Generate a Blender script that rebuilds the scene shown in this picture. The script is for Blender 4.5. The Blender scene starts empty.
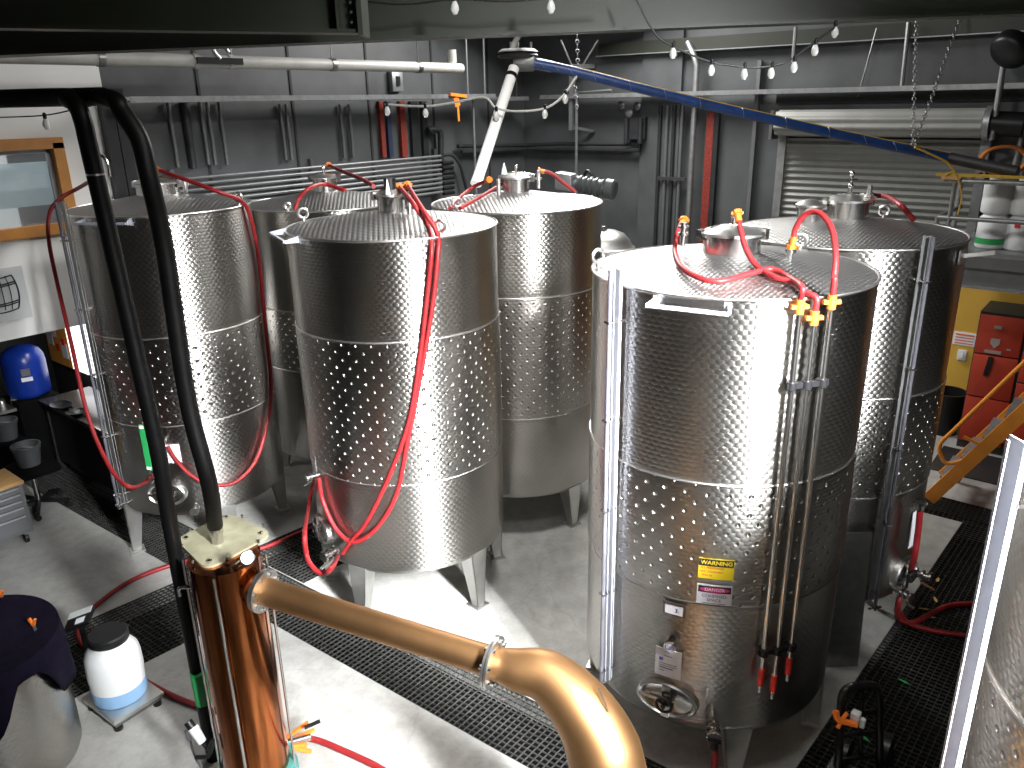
import bpy, bmesh, math, random
from mathutils import Vector, Matrix
from mathutils.geometry import delaunay_2d_cdt
random.seed(4)
C = bpy.context.scene.collection
SC = bpy.context.scene

# ------------------------------------------------------------------ camera
FPX = 793.78
RIGHT = Vector((0.6262, -0.7795, -0.0185)); DOWN = Vector((-0.2722, -0.1954, -0.9422)); FWD = Vector((0.7309, 0.5951, -0.3346))
CAM = Vector((0, 0, 3.9))
cd = bpy.data.cameras.new('camera'); co = bpy.data.objects.new('camera', cd); C.objects.link(co)
cd.sensor_width = 36.0; cd.lens = FPX * 36.0 / 1024.0; cd.clip_end = 200
rot = Matrix((RIGHT, -DOWN, -FWD)).transposed()
co.matrix_world = Matrix.Translation(CAM) @ rot.to_quaternion().to_matrix().to_4x4()
SC.camera = co

# ------------------------------------------------------------------ world, exposure, big lights
w = bpy.data.worlds.new('world'); SC.world = w; w.use_nodes = True
w.node_tree.nodes['Background'].inputs[0].default_value = (0.75, 0.85, 1, 1)
w.node_tree.nodes['Background'].inputs[1].default_value = 0.6
SC.view_settings.view_transform = 'Standard'; SC.view_settings.look = 'None'
SC.view_settings.exposure = 0.0; SC.view_settings.gamma = 1.0
SC.view_settings.use_curve_mapping = False
SC.cycles.use_denoising = True
SC.cycles.max_bounces = 8; SC.cycles.glossy_bounces = 5; SC.cycles.diffuse_bounces = 4
SC.cycles.sample_clamp_indirect = 6

def area(name, loc, target, sx, sy, power, color=(1, 1, 1)):
    l = bpy.data.lights.new(name, 'AREA'); l.shape = 'RECTANGLE'; l.size = sx; l.size_y = sy
    l.energy = power; l.color = color
    o = bpy.data.objects.new(name, l); C.objects.link(o); o.location = loc
    o.rotation_euler = (Vector(target) - Vector(loc)).to_track_quat('-Z', 'Y').to_euler()
    return o
area('high_bay_lamp', (2.6, 1.2, 5.75), (2.8, 1.4, 0), 1.2, 1.2, 85, (1, 0.98, 0.95))
area('high_bay_lamp', (4.9, 3.3, 5.75), (4.9, 3.3, 0), 0.8, 0.8, 170, (1, 0.98, 0.95))
area('high_bay_lamp', (8.7, 5.8, 5.75), (6.6, 4.5, 1.0), 2.4, 2.4, 560, (1, 0.98, 0.95))
sk = area('skylight', (0.75, -4.2, 5.7), (4.1, 3.4, 1.5), 0.7, 2.0, 560, (0.98, 0.99, 1)); sk.data.spread = math.radians(40)

sk_fill = area('skylight', (1.5, -2.5, 5.6), (3.85, 2.2, 1.3), 0.6, 1.6, 210, (0.98, 0.99, 1)); sk_fill.data.spread = math.radians(32)  # extra light added to brighten the lower half of the warning-sign tank

# ------------------------------------------------------------------ placing helpers
def ray(u, v): return RIGHT * ((u - 512) / FPX) + DOWN * ((v - 384) / FPX) + FWD
def at(u, v, d): return CAM + ray(u, v) * d
def on_z(u, v, z=0.0): r = ray(u, v); return CAM + r * ((z - CAM.z) / r.z)
def on_x(u, v, x): r = ray(u, v); return CAM + r * (x / r.x)
def on_y(u, v, y): r = ray(u, v); return CAM + r * (y / r.y)
V = Vector

# ------------------------------------------------------------------ materials
def nodes(m):
    m.use_nodes = True
    return m.node_tree.nodes, m.node_tree.links, m.node_tree.nodes['Principled BSDF']
def mat(name, col, rough=0.5, metal=0.0, var=0.12, scale=6.0, bump=0.0, bscale=60.0, spec=0.5, emit=0.0, trans=0.0, stretch=None):
    m = bpy.data.materials.new(name); n, l, b = nodes(m)
    tc = n.new('ShaderNodeTexCoord'); ns = n.new('ShaderNodeTexNoise'); ns.inputs['Scale'].default_value = scale; ns.inputs['Detail'].default_value = 5
    if stretch:
        mp = n.new('ShaderNodeMapping'); mp.inputs['Scale'].default_value = stretch
        l.new(tc.outputs['Object'], mp.inputs[0]); l.new(mp.outputs[0], ns.inputs['Vector'])
    else: l.new(tc.outputs['Object'], ns.inputs['Vector'])
    rp = n.new('ShaderNodeValToRGB')
    rp.color_ramp.elements[0].position = 0.3; rp.color_ramp.elements[1].position = 0.7
    rp.color_ramp.elements[0].color = tuple(max(0, c * (1 - var)) for c in col) + (1,)
    rp.color_ramp.elements[1].color = tuple(min(1, c * (1 + var)) for c in col) + (1,)
    l.new(ns.outputs['Fac'], rp.inputs[0]); l.new(rp.outputs[0], b.inputs['Base Color'])
    b.inputs['Roughness'].default_value = rough; b.inputs['Metallic'].default_value = metal
    b.inputs['Specular IOR Level'].default_value = spec
    if trans: b.inputs['Transmission Weight'].default_value = trans
    if emit:
        l.new(rp.outputs[0], b.inputs['Emission Color']); b.inputs['Emission Strength'].default_value = emit
    if bump:
        n2 = n.new('ShaderNodeTexNoise'); n2.inputs['Scale'].default_value = bscale; n2.inputs['Detail'].default_value = 4
        l.new(tc.outputs['Object'], n2.inputs['Vector'])
        bp = n.new('ShaderNodeBump'); bp.inputs['Strength'].default_value = bump; bp.inputs['Distance'].default_value = 0.01
        l.new(n2.outputs['Fac'], bp.inputs['Height']); l.new(bp.outputs[0], b.inputs['Normal'])
    return m

def lattice(n, l, u, v, pu, pv, k, ku=1.0):
    """bump height of a staggered lattice of round dimples: pitch pu x pv, k = sharpness"""
    def M(op, a, b=None):
        x = n.new('ShaderNodeMath'); x.operation = op
        for i, s in enumerate((a, b)):
            if s is None: continue
            if isinstance(s, (int, float)): x.inputs[i].default_value = s
            else: l.new(s, x.inputs[i])
        return x.outputs[0]
    sv = M('MULTIPLY', v, 1 / pv); row = M('FLOOR', sv)
    odd = M('MULTIPLY', M('MODULO', M('ABSOLUTE', row), 2.0), 0.5)
    su = M('ADD', M('MULTIPLY', u, 1 / pu), odd)
    du = M('MULTIPLY', M('SUBTRACT', M('FRACT', su), 0.5), pu * k * ku)
    dv = M('MULTIPLY', M('SUBTRACT', M('SUBTRACT', sv, row), 0.5), pv * k)
    d2 = M('ADD', M('MULTIPLY', du, du), M('MULTIPLY', dv, dv))
    h = M('SUBTRACT', 1.0, d2)
    return M('MAXIMUM', h, 0.0)

def steel(name, fine=True, dots=False, rough=0.30, col=(0.5, 0.485, 0.46), fine_d=0.0013, aniso=0.9, dot_d=0.012):
    m = bpy.data.materials.new(name); n, l, b = nodes(m)
    uv = n.new('ShaderNodeUVMap'); sp = n.new('ShaderNodeSeparateXYZ'); l.new(uv.outputs[0], sp.inputs[0])
    ns = n.new('ShaderNodeTexNoise'); ns.inputs['Scale'].default_value = 2.2; ns.inputs['Detail'].default_value = 6
    tc = n.new('ShaderNodeTexCoord'); l.new(tc.outputs['Object'], ns.inputs['Vector'])
    rp = n.new('ShaderNodeValToRGB'); rp.color_ramp.elements[0].position = 0.3; rp.color_ramp.elements[1].position = 0.75
    rp.color_ramp.elements[0].color = tuple(c * 0.82 for c in col) + (1,); rp.color_ramp.elements[1].color = tuple(min(1, c * 1.1) for c in col) + (1,)
    l.new(ns.outputs['Fac'], rp.inputs[0]); l.new(rp.outputs[0], b.inputs['Base Color'])
    b.inputs['Metallic'].default_value = 1.0; b.inputs['Roughness'].default_value = rough
    if aniso:
        tg = n.new('ShaderNodeTangent'); tg.direction_type = 'UV_MAP'; l.new(tg.outputs[0], b.inputs['Tangent'])
        b.inputs['Anisotropic'].default_value = aniso; b.inputs['Anisotropic Rotation'].default_value = 0.25
    prev = None
    if fine:
        h = lattice(n, l, sp.outputs[0], sp.outputs[1], 0.048, 0.026, 1 / 0.0145, 0.6)
        bp = n.new('ShaderNodeBump'); bp.inputs['Strength'].default_value = 1.0; bp.inputs['Distance'].default_value = fine_d
        l.new(h, bp.inputs['Height']); prev = bp
    if dots:
        h = lattice(n, l, sp.outputs[0], sp.outputs[1], 0.112, 0.056, 1 / 0.014)
        bp = n.new('ShaderNodeBump'); bp.inputs['Strength'].default_value = 1.0; bp.inputs['Distance'].default_value = dot_d
        bp.invert = True
        l.new(h, bp.inputs['Height'])
        if prev: l.new(prev.outputs[0], bp.inputs['Normal'])
        prev = bp
    if prev: l.new(prev.outputs[0], b.inputs['Normal'])
    return m

M = {}
M['quilt'] = steel('quilted_steel'); M['jacket'] = steel('jacket_steel', dots=True)
M['cone'] = steel('cone_steel', rough=0.36, col=(0.44, 0.435, 0.43), fine_d=0.0045, aniso=0)
M['steel'] = mat('plain_steel', (0.66, 0.65, 0.63), 0.22, 1.0, 0.08, 5)
M['satin'] = mat('satin_steel', (0.6, 0.6, 0.58), 0.38, 1.0, 0.1, 8)
M['weld'] = mat('polished_band', (0.85, 0.84, 0.82), 0.3, 1.0, 0.05)
M['darksteel'] = mat('dark_steel', (0.25, 0.25, 0.25), 0.4, 1.0, 0.15)
M['white_channel'] = mat('white_channel', (0.42, 0.44, 0.5), 0.4, 0.1, 0.05)
M['sight'] = mat('sight_tube', (0.11, 0.11, 0.13), 0.4, 0.2, 0.2)
M['black'] = mat('black_rubber', (0.012, 0.012, 0.013), 0.55, 0, 0.3, bump=0.15, bscale=25)
M['blackpl'] = mat('black_plastic', (0.007, 0.007, 0.008), 0.4, 0, 0.2, spec=0.35)
M['foam'] = mat('pipe_lagging', (0.0025, 0.0025, 0.0025), 0.5, 0, 0.3, bump=0.25, bscale=14, spec=0.16)
M['redhose'] = mat('red_hose', (0.2, 0.012, 0.014), 0.45, 0, 0.12, 10, spec=0.3)
M['brass'] = mat('orange_brass', (0.5, 0.15, 0.02), 0.45, 0.3, 0.15)
M['orange'] = mat('orange_plastic', (0.85, 0.2, 0.02), 0.45, 0, 0.1)
M['orangepaint'] = mat('orange_paint', (0.72, 0.26, 0.03), 0.45, 0, 0.1)
M['red'] = mat('red_plastic', (0.75, 0.03, 0.02), 0.4, 0, 0.1)
M['white'] = mat('white_plastic', (0.62, 0.64, 0.64), 0.4, 0, 0.03)
M['brightpipe'] = mat('bright_white_pipe', (0.88, 0.88, 0.86), 0.4, 0, 0.02)
M['paper'] = mat('paper', (0.78, 0.79, 0.84), 0.7, 0, 0.02)
M['ink'] = mat('ink', (0.02, 0.02, 0.025), 0.7, 0, 0.05)
M['greyink'] = mat('grey_ink', (0.22, 0.22, 0.35), 0.7, 0, 0.05)
M['blueink'] = mat('blue_ink', (0.08, 0.12, 0.5), 0.7, 0, 0.05)
M['redink'] = mat('red_ink', (0.62, 0.12, 0.05), 0.7, 0, 0.05)
M['yellow'] = mat('yellow_sign', (0.85, 0.66, 0.02), 0.5, 0, 0.03)
M['magenta'] = mat('magenta_sign', (0.72, 0.03, 0.25), 0.5, 0, 0.03)
M['green'] = mat('green_tape', (0.02, 0.3, 0.08), 0.5, 0, 0.1)
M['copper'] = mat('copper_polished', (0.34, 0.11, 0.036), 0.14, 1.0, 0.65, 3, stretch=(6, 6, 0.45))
M['copper_dull'] = mat('copper_brushed', (0.36, 0.2, 0.09), 0.45, 1.0, 0.16, 4)
M['brassplate'] = mat('tarnished_plate', (0.36, 0.345, 0.235), 0.55, 0.3, 0.3, 7)
M['teal'] = mat('verdigris_band', (0.08, 0.3, 0.28), 0.5, 0.3, 0.3)
M['glass'] = mat('clear_glass', (0.9, 0.93, 0.95), 0.05, 0, 0.02, trans=0.9)
M['bulb'] = mat('bulb_glass', (0.85, 0.86, 0.84), 0.08, 0, 0.02, trans=0.45, spec=0.8)
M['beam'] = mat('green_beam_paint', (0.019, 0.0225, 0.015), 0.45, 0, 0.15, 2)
M['galv'] = mat('galvanised', (0.3, 0.31, 0.315), 0.42, 0.7, 0.15, 14)
M['pvc'] = mat('pale_pipe', (0.36, 0.36, 0.34), 0.45, 0, 0.1)
M['conduit'] = mat('grey_conduit', (0.17, 0.175, 0.18), 0.4, 0.5, 0.1)
M['darkpipe'] = mat('dark_pipe', (0.035, 0.037, 0.04), 0.4, 0.3, 0.2)
M['blue'] = mat('blue_sleeve', (0.012, 0.04, 0.15), 0.35, 0, 0.25, 9)
M['bluetank'] = mat('blue_vessel', (0.006, 0.03, 0.26), 0.3, 0, 0.1)
M['wood'] = mat('bench_wood', (0.55, 0.32, 0.12), 0.45, 0, 0.25, 4, stretch=(2, 12, 12))
M['timber'] = mat('window_timber', (0.5, 0.22, 0.05), 0.45, 0, 0.2, 4)
M['toolgrey'] = mat('tool_chest_grey', (0.14, 0.145, 0.155), 0.4, 0.3, 0.06)
M['silverline'] = mat('drawer_pull', (0.7, 0.7, 0.72), 0.35, 0.8, 0.05)
M['cloth'] = mat('navy_cloth', (0.006, 0.0045, 0.013), 0.9, 0, 0.35, 12, bump=0.2, bscale=40, spec=0.08)
M['lockerred'] = mat('locker_red', (0.36, 0.03, 0.01), 0.45, 0, 0.1)
M['lockertop'] = mat('locker_dark', (0.02, 0.02, 0.015), 0.6, 0, 0.2)
M['yellowwall'] = mat('yellow_wall', (0.6, 0.36, 0.05), 0.6, 0, 0.08, 2)
M['panel'] = mat('grey_wall_panel', (0.072, 0.076, 0.08), 0.5, 0, 0.28, 1.6)
M['officewall'] = mat('white_wall', (0.84, 0.84, 0.82), 0.6, 0, 0.03, 1.5)
M['ceil'] = mat('dark_ceiling', (0.02, 0.021, 0.02), 0.7, 0, 0.2)
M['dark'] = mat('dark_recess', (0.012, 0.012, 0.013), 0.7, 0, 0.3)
M['benchtop'] = mat('bench_top', (0.09, 0.085, 0.08), 0.22, 0.4, 0.1)
M['grate'] = mat('grating_bar', (0.06, 0.06, 0.057), 0.45, 0.5, 0.3, 18)
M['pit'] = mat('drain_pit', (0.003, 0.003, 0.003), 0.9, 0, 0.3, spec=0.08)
M['bucket'] = mat('bucket_plastic', (0.06, 0.062, 0.065), 0.5, 0, 0.1)
M['rshut'] = mat('shutter_steel', (0.24, 0.245, 0.23), 0.5, 0.15, 0.1, 3)
M['yhose'] = mat('yellow_cord', (0.5, 0.31, 0.03), 0.5, 0, 0.1)
M['screen'] = mat('blue_grey_board', (0.45, 0.55, 0.58), 0.3, 0, 0.06)
M['motor'] = mat('motor_grey', (0.07, 0.08, 0.08), 0.4, 0.3, 0.1)
M['redstrip'] = mat('red_cable_strip', (0.2, 0.022, 0.013), 0.6, 0, 0.45, 40)
M['bluestrip'] = mat('blue_cable', (0.02, 0.03, 0.07), 0.5, 0, 0.2)
M['lightblue'] = mat('light_blue_base', (0.2, 0.35, 0.55), 0.45, 0, 0.05)
M['orangepanel'] = mat('orange_board', (0.75, 0.32, 0.05), 0.6, 0, 0.1, emit=0.0)

def floor_mat():
    m = bpy.data.materials.new('sealed_concrete'); n, l, b = nodes(m)
    tc = n.new('ShaderNodeTexCoord')
    a = n.new('ShaderNodeTexNoise'); a.inputs['Scale'].default_value = 0.9; a.inputs['Detail'].default_value = 9; a.inputs['Roughness'].default_value = 0.65
    c = n.new('ShaderNodeTexNoise'); c.inputs['Scale'].default_value = 7; c.inputs['Detail'].default_value = 8; c.inputs['Roughness'].default_value = 0.75
    for x in (a, c): l.new(tc.outputs['Object'], x.inputs['Vector'])
    r1 = n.new('ShaderNodeValToRGB'); r1.color_ramp.elements[0].position = .35; r1.color_ramp.elements[1].position = .68
    r1.color_ramp.elements[0].color = (0.3, 0.3, 0.29, 1); r1.color_ramp.elements[1].color = (0.44, 0.44, 0.42, 1)
    r2 = n.new('ShaderNodeValToRGB'); r2.color_ramp.elements[0].position = .38; r2.color_ramp.elements[1].position = .6
    r2.color_ramp.elements[0].color = (0.72, 0.71, 0.68, 1); r2.color_ramp.elements[1].color = (1, 1, 1, 1)
    l.new(a.outputs['Fac'], r1.inputs[0]); l.new(c.outputs['Fac'], r2.inputs[0])
    mx = n.new('ShaderNodeMix'); mx.data_type = 'RGBA'; mx.blend_type = 'MULTIPLY'; mx.inputs[0].default_value = 0.8
    l.new(r1.outputs[0], mx.inputs[6]); l.new(r2.outputs[0], mx.inputs[7])
    # thin cracks
    vo = n.new('ShaderNodeTexVoronoi'); vo.feature = 'DISTANCE_TO_EDGE'; vo.inputs['Scale'].default_value = 0.55
    nz = n.new('ShaderNodeTexNoise'); nz.inputs['Scale'].default_value = 3
    ad = n.new('ShaderNodeMix'); ad.data_type = 'RGBA'; ad.inputs[0].default_value = 0.12
    l.new(tc.outputs['Object'], ad.inputs[6]); l.new(nz.outputs['Color'], ad.inputs[7]); l.new(tc.outputs['Object'], nz.inputs['Vector'])
    l.new(ad.outputs[2], vo.inputs['Vector'])
    r3 = n.new('ShaderNodeValToRGB'); r3.color_ramp.elements[0].position = 0.0; r3.color_ramp.elements[1].position = 0.004
    r3.color_ramp.elements[0].color = (0.88, 0.875, 0.87, 1); r3.color_ramp.elements[1].color = (1, 1, 1, 1)
    l.new(vo.outputs['Distance'], r3.inputs[0])
    m2 = n.new('ShaderNodeMix'); m2.data_type = 'RGBA'; m2.blend_type = 'MULTIPLY'; m2.inputs[0].default_value = 1
    l.new(mx.outputs[2], m2.inputs[6]); l.new(r3.outputs[0], m2.inputs[7])
    l.new(m2.outputs[2], b.inputs['Base Color']); b.inputs['Roughness'].default_value = 0.42
    return m
M['floor'] = floor_mat()

# ------------------------------------------------------------------ mesh helpers
LOC = {}
def thing(name, label, cat, loc, group=None):
    o = bpy.data.objects.new(name, None); C.objects.link(o); o.location = loc; o.empty_display_size = 0.1
    o['label'] = label; o['category'] = cat
    if group: o['group'] = group
    LOC[o.name] = V(loc)
    return o
def tag(o, label, cat, group=None):
    o['label'] = label; o['category'] = cat
    if group: o['group'] = group
    return o
def obj(name, bm, m, parent=None, sharp=38, label=None):
    bmesh.ops.recalc_face_normals(bm, faces=bm.faces)
    if parent is not None: base = LOC[parent.name]
    else:
        xs = [v.co for v in bm.verts]
        base = V(((min(c.x for c in xs) + max(c.x for c in xs)) / 2, (min(c.y for c in xs) + max(c.y for c in xs)) / 2, min(c.z for c in xs)))
    bmesh.ops.translate(bm, verts=bm.verts, vec=-base)
    me = bpy.data.meshes.new(name); bm.to_mesh(me); bm.free()
    me.materials.append(m if not isinstance(m, str) else M[m])
    me.polygons.foreach_set('use_smooth', [True] * len(me.polygons)); me.set_sharp_from_angle(angle=math.radians(sharp))
    o = bpy.data.objects.new(name, me); C.objects.link(o)
    LOC[o.name] = base
    if parent is not None: o.parent = parent
    else: o.location = base
    if label: o['label'] = label
    return o
def struct(name, bm, m, sharp=38):
    o = obj(name, bm, m, None, sharp); o['kind'] = 'structure'; return o
def B(): return bmesh.new()
def frame(d, up=None):
    d = V(d).normalized(); up = V(up) if up else V((0, 0, 1))
    if abs(d.dot(up)) > 0.98: up = V((1, 0, 0))
    x = up.cross(d).normalized(); y = d.cross(x).normalized()
    return x, y, d
def box(bm, c, s, R=None, bev=0.0):
    """box centred at c, size s, R = 3 axis vectors"""
    r = bmesh.ops.create_cube(bm, size=1.0); vs = r['verts']
    ax = R if R else (V((1, 0, 0)), V((0, 1, 0)), V((0, 0, 1)))
    if bev:
        for v in vs: v.co = V((v.co.x * s[0], v.co.y * s[1], v.co.z * s[2]))
        es = list({e for v in vs for e in v.link_edges})
        rr = bmesh.ops.bevel(bm, geom=es, offset=bev, segments=2, affect='EDGES', profile=0.5)
        vs = list({v for f in rr['faces'] for v in f.verts} | {v for v in vs if v.is_valid})
        for v in vs: v.co = V(c) + ax[0] * v.co.x + ax[1] * v.co.y + ax[2] * v.co.z
    else:
        for v in vs: v.co = V(c) + ax[0] * (v.co.x * s[0]) + ax[1] * (v.co.y * s[1]) + ax[2] * (v.co.z * s[2])
    return bm
def bar(bm, a, b, wx, wy, up=None, bev=0):
    a, b = V(a), V(b); x, y, d = frame(b - a, up)
    return box(bm, (a + b) / 2, (wx, wy, (b - a).length), (x, y, d), bev)
def lathe(bm, prof, c=(0, 0, 0), axis=(0, 0, 1), seg=48, cap0=True, cap1=True, uvr=None, sx=1.0, sy=1.0, up=None):
    """revolve prof [(r, h)] about axis through c"""
    x, y, d = frame(axis, up) if tuple(axis) != (0, 0, 1) else (V((1, 0, 0)), V((0, 1, 0)), V((0, 0, 1)))
    c = V(c); rings = []
    for r, h in prof:
        if r < 1e-6: rings.append([bm.verts.new(c + d * h)]); continue
        rings.append([bm.verts.new(c + d * h + x * (r * sx * math.cos(2 * math.pi * i / seg)) + y * (r * sy * math.sin(2 * math.pi * i / seg))) for i in range(seg)])
    uvl = bm.loops.layers.uv.verify() if uvr else None
    for k in range(len(rings) - 1):
        a, b = rings[k], rings[k + 1]
        for i in range(seg):
            j = (i + 1) % seg
            if len(a) == 1 and len(b) == 1: continue
            if len(a) == 1: f = bm.faces.new((a[0], b[i], b[j])); q = ((i + .5, prof[k][1]), (i, prof[k + 1][1]), (i + 1, prof[k + 1][1]))
            elif len(b) == 1: f = bm.faces.new((a[i], a[j], b[0])); q = ((i, prof[k][1]), (i + 1, prof[k][1]), (i + .5, prof[k + 1][1]))
            else: f = bm.faces.new((a[i], a[j], b[j], b[i])); q = ((i, prof[k][1]), (i + 1, prof[k][1]), (i + 1, prof[k + 1][1]), (i, prof[k + 1][1]))
            if uvr:
                for lp, (ii, hh) in zip(f.loops, q): lp[uvl].uv = (uvr * 2 * math.pi * ii / seg, hh)
    if cap0 and len(rings[0]) > 1: bm.faces.new(list(reversed(rings[0])))
    if cap1 and len(rings[-1]) > 1: bm.faces.new(rings[-1])
    return bm
def cyl(bm, a, b, r, seg=16, r2=None):
    a, b = V(a), V(b); d = b - a
    return lathe(bm, [(r, 0), (r if r2 is None else r2, d.length)], a, d, seg)
def smooth(pts, n=8):
    pts = [V(p) for p in pts]
    if len(pts) < 3: return pts
    P = [2 * pts[0] - pts[1]] + pts + [2 * pts[-1] - pts[-2]]; out = []
    for i in range(1, len(P) - 2):
        p0, p1, p2, p3 = P[i - 1:i + 3]
        for k in range(n):
            t = k / n
            out.append(0.5 * (2 * p1 + (p2 - p0) * t + (2 * p0 - 5 * p1 + 4 * p2 - p3) * t * t + (3 * p1 - p0 - 3 * p2 + p3) * t ** 3))
    out.append(pts[-1]); return out
def tube(bm, pts, r, seg=10, n=6, sm=True, rad=None):
    P = smooth(pts, n) if sm else [V(p) for p in pts]
    Q = [P[0]]
    for p in P[1:]:
        if (p - Q[-1]).length > 1e-5: Q.append(p)
    P = Q
    t = (P[1] - P[0]).normalized(); x, y, _ = frame(t); rings = []
    for i, p in enumerate(P):
        t2 = (P[min(i + 1, len(P) - 1)] - P[max(i - 1, 0)]).normalized()
        q = t.rotation_difference(t2); x = q @ x; t = t2; x = (x - t * x.dot(t)).normalized(); y = t.cross(x)
        rr = rad(i / (len(P) - 1)) if rad else r
        rings.append([bm.verts.new(p + x * (rr * math.cos(2 * math.pi * k / seg)) + y * (rr * math.sin(2 * math.pi * k / seg))) for k in range(seg)])
    for a, b in zip(rings, rings[1:]):
        for k in range(seg): bm.faces.new((a[k], a[(k + 1) % seg], b[(k + 1) % seg], b[k]))
    bm.faces.new(list(reversed(rings[0]))); bm.faces.new(rings[-1])
    return bm
def torus(bm, c, axis, R, r, seg=28, ms=8, sx=1.0, sy=1.0, up=None):
    x, y, d = frame(axis, up); c = V(c)
    rg = [[bm.verts.new(c + (x * (sx * math.cos(a)) + y * (sy * math.sin(a))) * (R + r * math.cos(p)) + d * (r * math.sin(p)))
           for p in [2 * math.pi * k / ms for k in range(ms)]] for a in [2 * math.pi * i / seg for i in range(seg)]]
    for i in range(seg):
        a, b = rg[i], rg[(i + 1) % seg]
        for k in range(ms): bm.faces.new((a[k], b[k], b[(k + 1) % ms], a[(k + 1) % ms]))
    return bm
def prism(bm, poly, off):
    """extrude polygon (list of 3D points) by vector off"""
    a = [bm.verts.new(V(p)) for p in poly]; b = [bm.verts.new(V(p) + V(off)) for p in poly]; n = len(a)
    bm.faces.new(a); bm.faces.new(list(reversed(b)))
    for i in range(n): bm.faces.new((a[i], b[i], b[(i + 1) % n], a[(i + 1) % n]))
    return bm
def ball(bm, c, r, seg=14, s=(1, 1, 1)):
    q = bmesh.ops.create_uvsphere(bm, u_segments=seg, v_segments=max(6, seg // 2), radius=r)
    for v in q['verts']: v.co = V((v.co.x * s[0], v.co.y * s[1], v.co.z * s[2])) + V(c)
    return bm
def text_bm(txt, size, place):
    """letter meshes mapped by place(x, y) -> 3D, centred on x"""
    cu = bpy.data.curves.new('lettering', 'FONT'); cu.body = txt; cu.size = size; cu.align_x = 'CENTER'; cu.align_y = 'CENTER'; cu.resolution_u = 3; cu.offset = size * .02
    ob = bpy.data.objects.new('lettering', cu); C.objects.link(ob)
    dg = bpy.context.evaluated_depsgraph_get(); me = ob.evaluated_get(dg).to_mesh()
    bm = B(); vs = [bm.verts.new(place(v.co.x, v.co.y)) for v in me.vertices]
    for p in me.polygons:
        try: bm.faces.new([vs[i] for i in p.vertices])
        except ValueError: pass
    ob.evaluated_get(dg).to_mesh_clear(); bpy.data.objects.remove(ob); bpy.data.curves.remove(cu)
    return bm

# ------------------------------------------------------------------ the setting
WX, WY, CZ = 10.7, 8.34, 6.0
def g2x(y): return 2.79 + (8.46 - y) * 0.038
def g1lo(x): return 5.27 - 0.07 * (x - 1.985)
def g1hi(x): return 6.15 - 0.084 * (x - 2.11)
def g3y(x): return 1.084 - 0.045 * (x - 4.04)
PITS = {
 'a': [(g2x(0.6), 0.6), (g2x(0.6) + 0.5, 0.6), (g2x(10.2) + 0.52, 10.2), (g2x(10.2), 10.2)],
 'b': [(0.55, g1lo(0.55)), (g2x(5.2), g1lo(g2x(5.2))), (g2x(6.1), g1hi(g2x(6.1))), (0.55, g1hi(0.55))],
 'c': [(g2x(5.2) + 0.52, g1lo(3.4)), (5.1, g1lo(5.1)), (5.1, g1hi(5.1)), (g2x(6.1) + 0.52, g1hi(3.4))],
 'd': [(g2x(0.6) + 0.7, -0.3), (8.0, -0.3), (8.0, g3y(8.0)), (g2x(0.6) + 0.7, g3y(3.8))],
 'e': [(8.0, -0.9), (8.4, -0.9), (8.42, 2.9), (7.9, 2.9)],
}
def inside(p, poly):
    r = False; n = len(poly)
    for i in range(n):
        a, b = poly[i], poly[(i + 1) % n]
        if (a[1] > p[1]) != (b[1] > p[1]) and p[0] < (b[0] - a[0]) * (p[1] - a[1]) / (b[1] - a[1]) + a[0]: r = not r
    return r
vs2 = [V(p) for p in ((-6, -7), (12, -7), (12, 11.5), (-6, 11.5))]; fc = [[0, 1, 2, 3]]
for P in PITS.values():
    k = len(vs2); vs2 += [V(p) for p in P]; fc.append(list(range(k, k + 4)))
cv, ce, cf, *_ = delaunay_2d_cdt(vs2, [], fc, 1, 1e-5)
bm = B(); fv = [bm.verts.new((p.x, p.y, 0)) for p in cv]
for f in cf:
    ctr = sum((V(cv[i]) for i in f), V((0, 0))) / len(f)
    if not any(inside(ctr, P) for P in PITS.values()): bm.faces.new([fv[i] for i in f])
for P in PITS.values():                       # pit sides and bottoms
    t = [bm.verts.new((p[0], p[1], 0)) for p in P]; b_ = [bm.verts.new((p[0], p[1], -0.18)) for p in P]
    for i in range(4): bm.faces.new((t[i], t[(i + 1) % 4], b_[(i + 1) % 4], b_[i]))
struct('floor', bm, 'floor')
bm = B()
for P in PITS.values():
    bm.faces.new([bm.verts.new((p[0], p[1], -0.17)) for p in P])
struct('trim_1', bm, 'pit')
GL = {'a': 'long steel floor grating running under the copper pipe past the green-striped tank', 'b': 'steel floor grating passing under the white drum and scale',
      'c': 'short steel floor grating behind the two-hose tank beyond the crossing', 'd': 'broad dark steel floor grating in the aisle with hoses and hand truck',
      'e': 'narrow steel floor grating at the foot of the orange stairs'}
for k, P in PITS.items():
    A0, A1, A2, A3 = [V((p[0], p[1], 0)) for p in P]; bm = B()
    # bars both ways, along A0-A1 and A0-A3
    L1 = ((A1 - A0).length + (A2 - A3).length) / 2; L2 = ((A3 - A0).length + (A2 - A1).length) / 2
    n1 = max(2, round(L1 / 0.043)); n2 = max(2, round(L2 / 0.043))
    for i in range(n1 + 1):
        t = i / n1; w_ = 0.012 if i in (0, n1) else 0.0036
        bar(bm, A0.lerp(A1, t) + V((0, 0, -.008)), A3.lerp(A2, t) + V((0, 0, -.008)), w_, 0.014)
    for i in range(n2 + 1):
        t = i / n2; w_ = 0.012 if i in (0, n2) else 0.0036
        bar(bm, A0.lerp(A3, t) + V((0, 0, -.008)), A1.lerp(A2, t) + V((0, 0, -.008)), w_, 0.013)
    tag(obj('floor_grating', bm, 'grate'), GL[k], 'grating', 'floor gratings')

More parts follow.
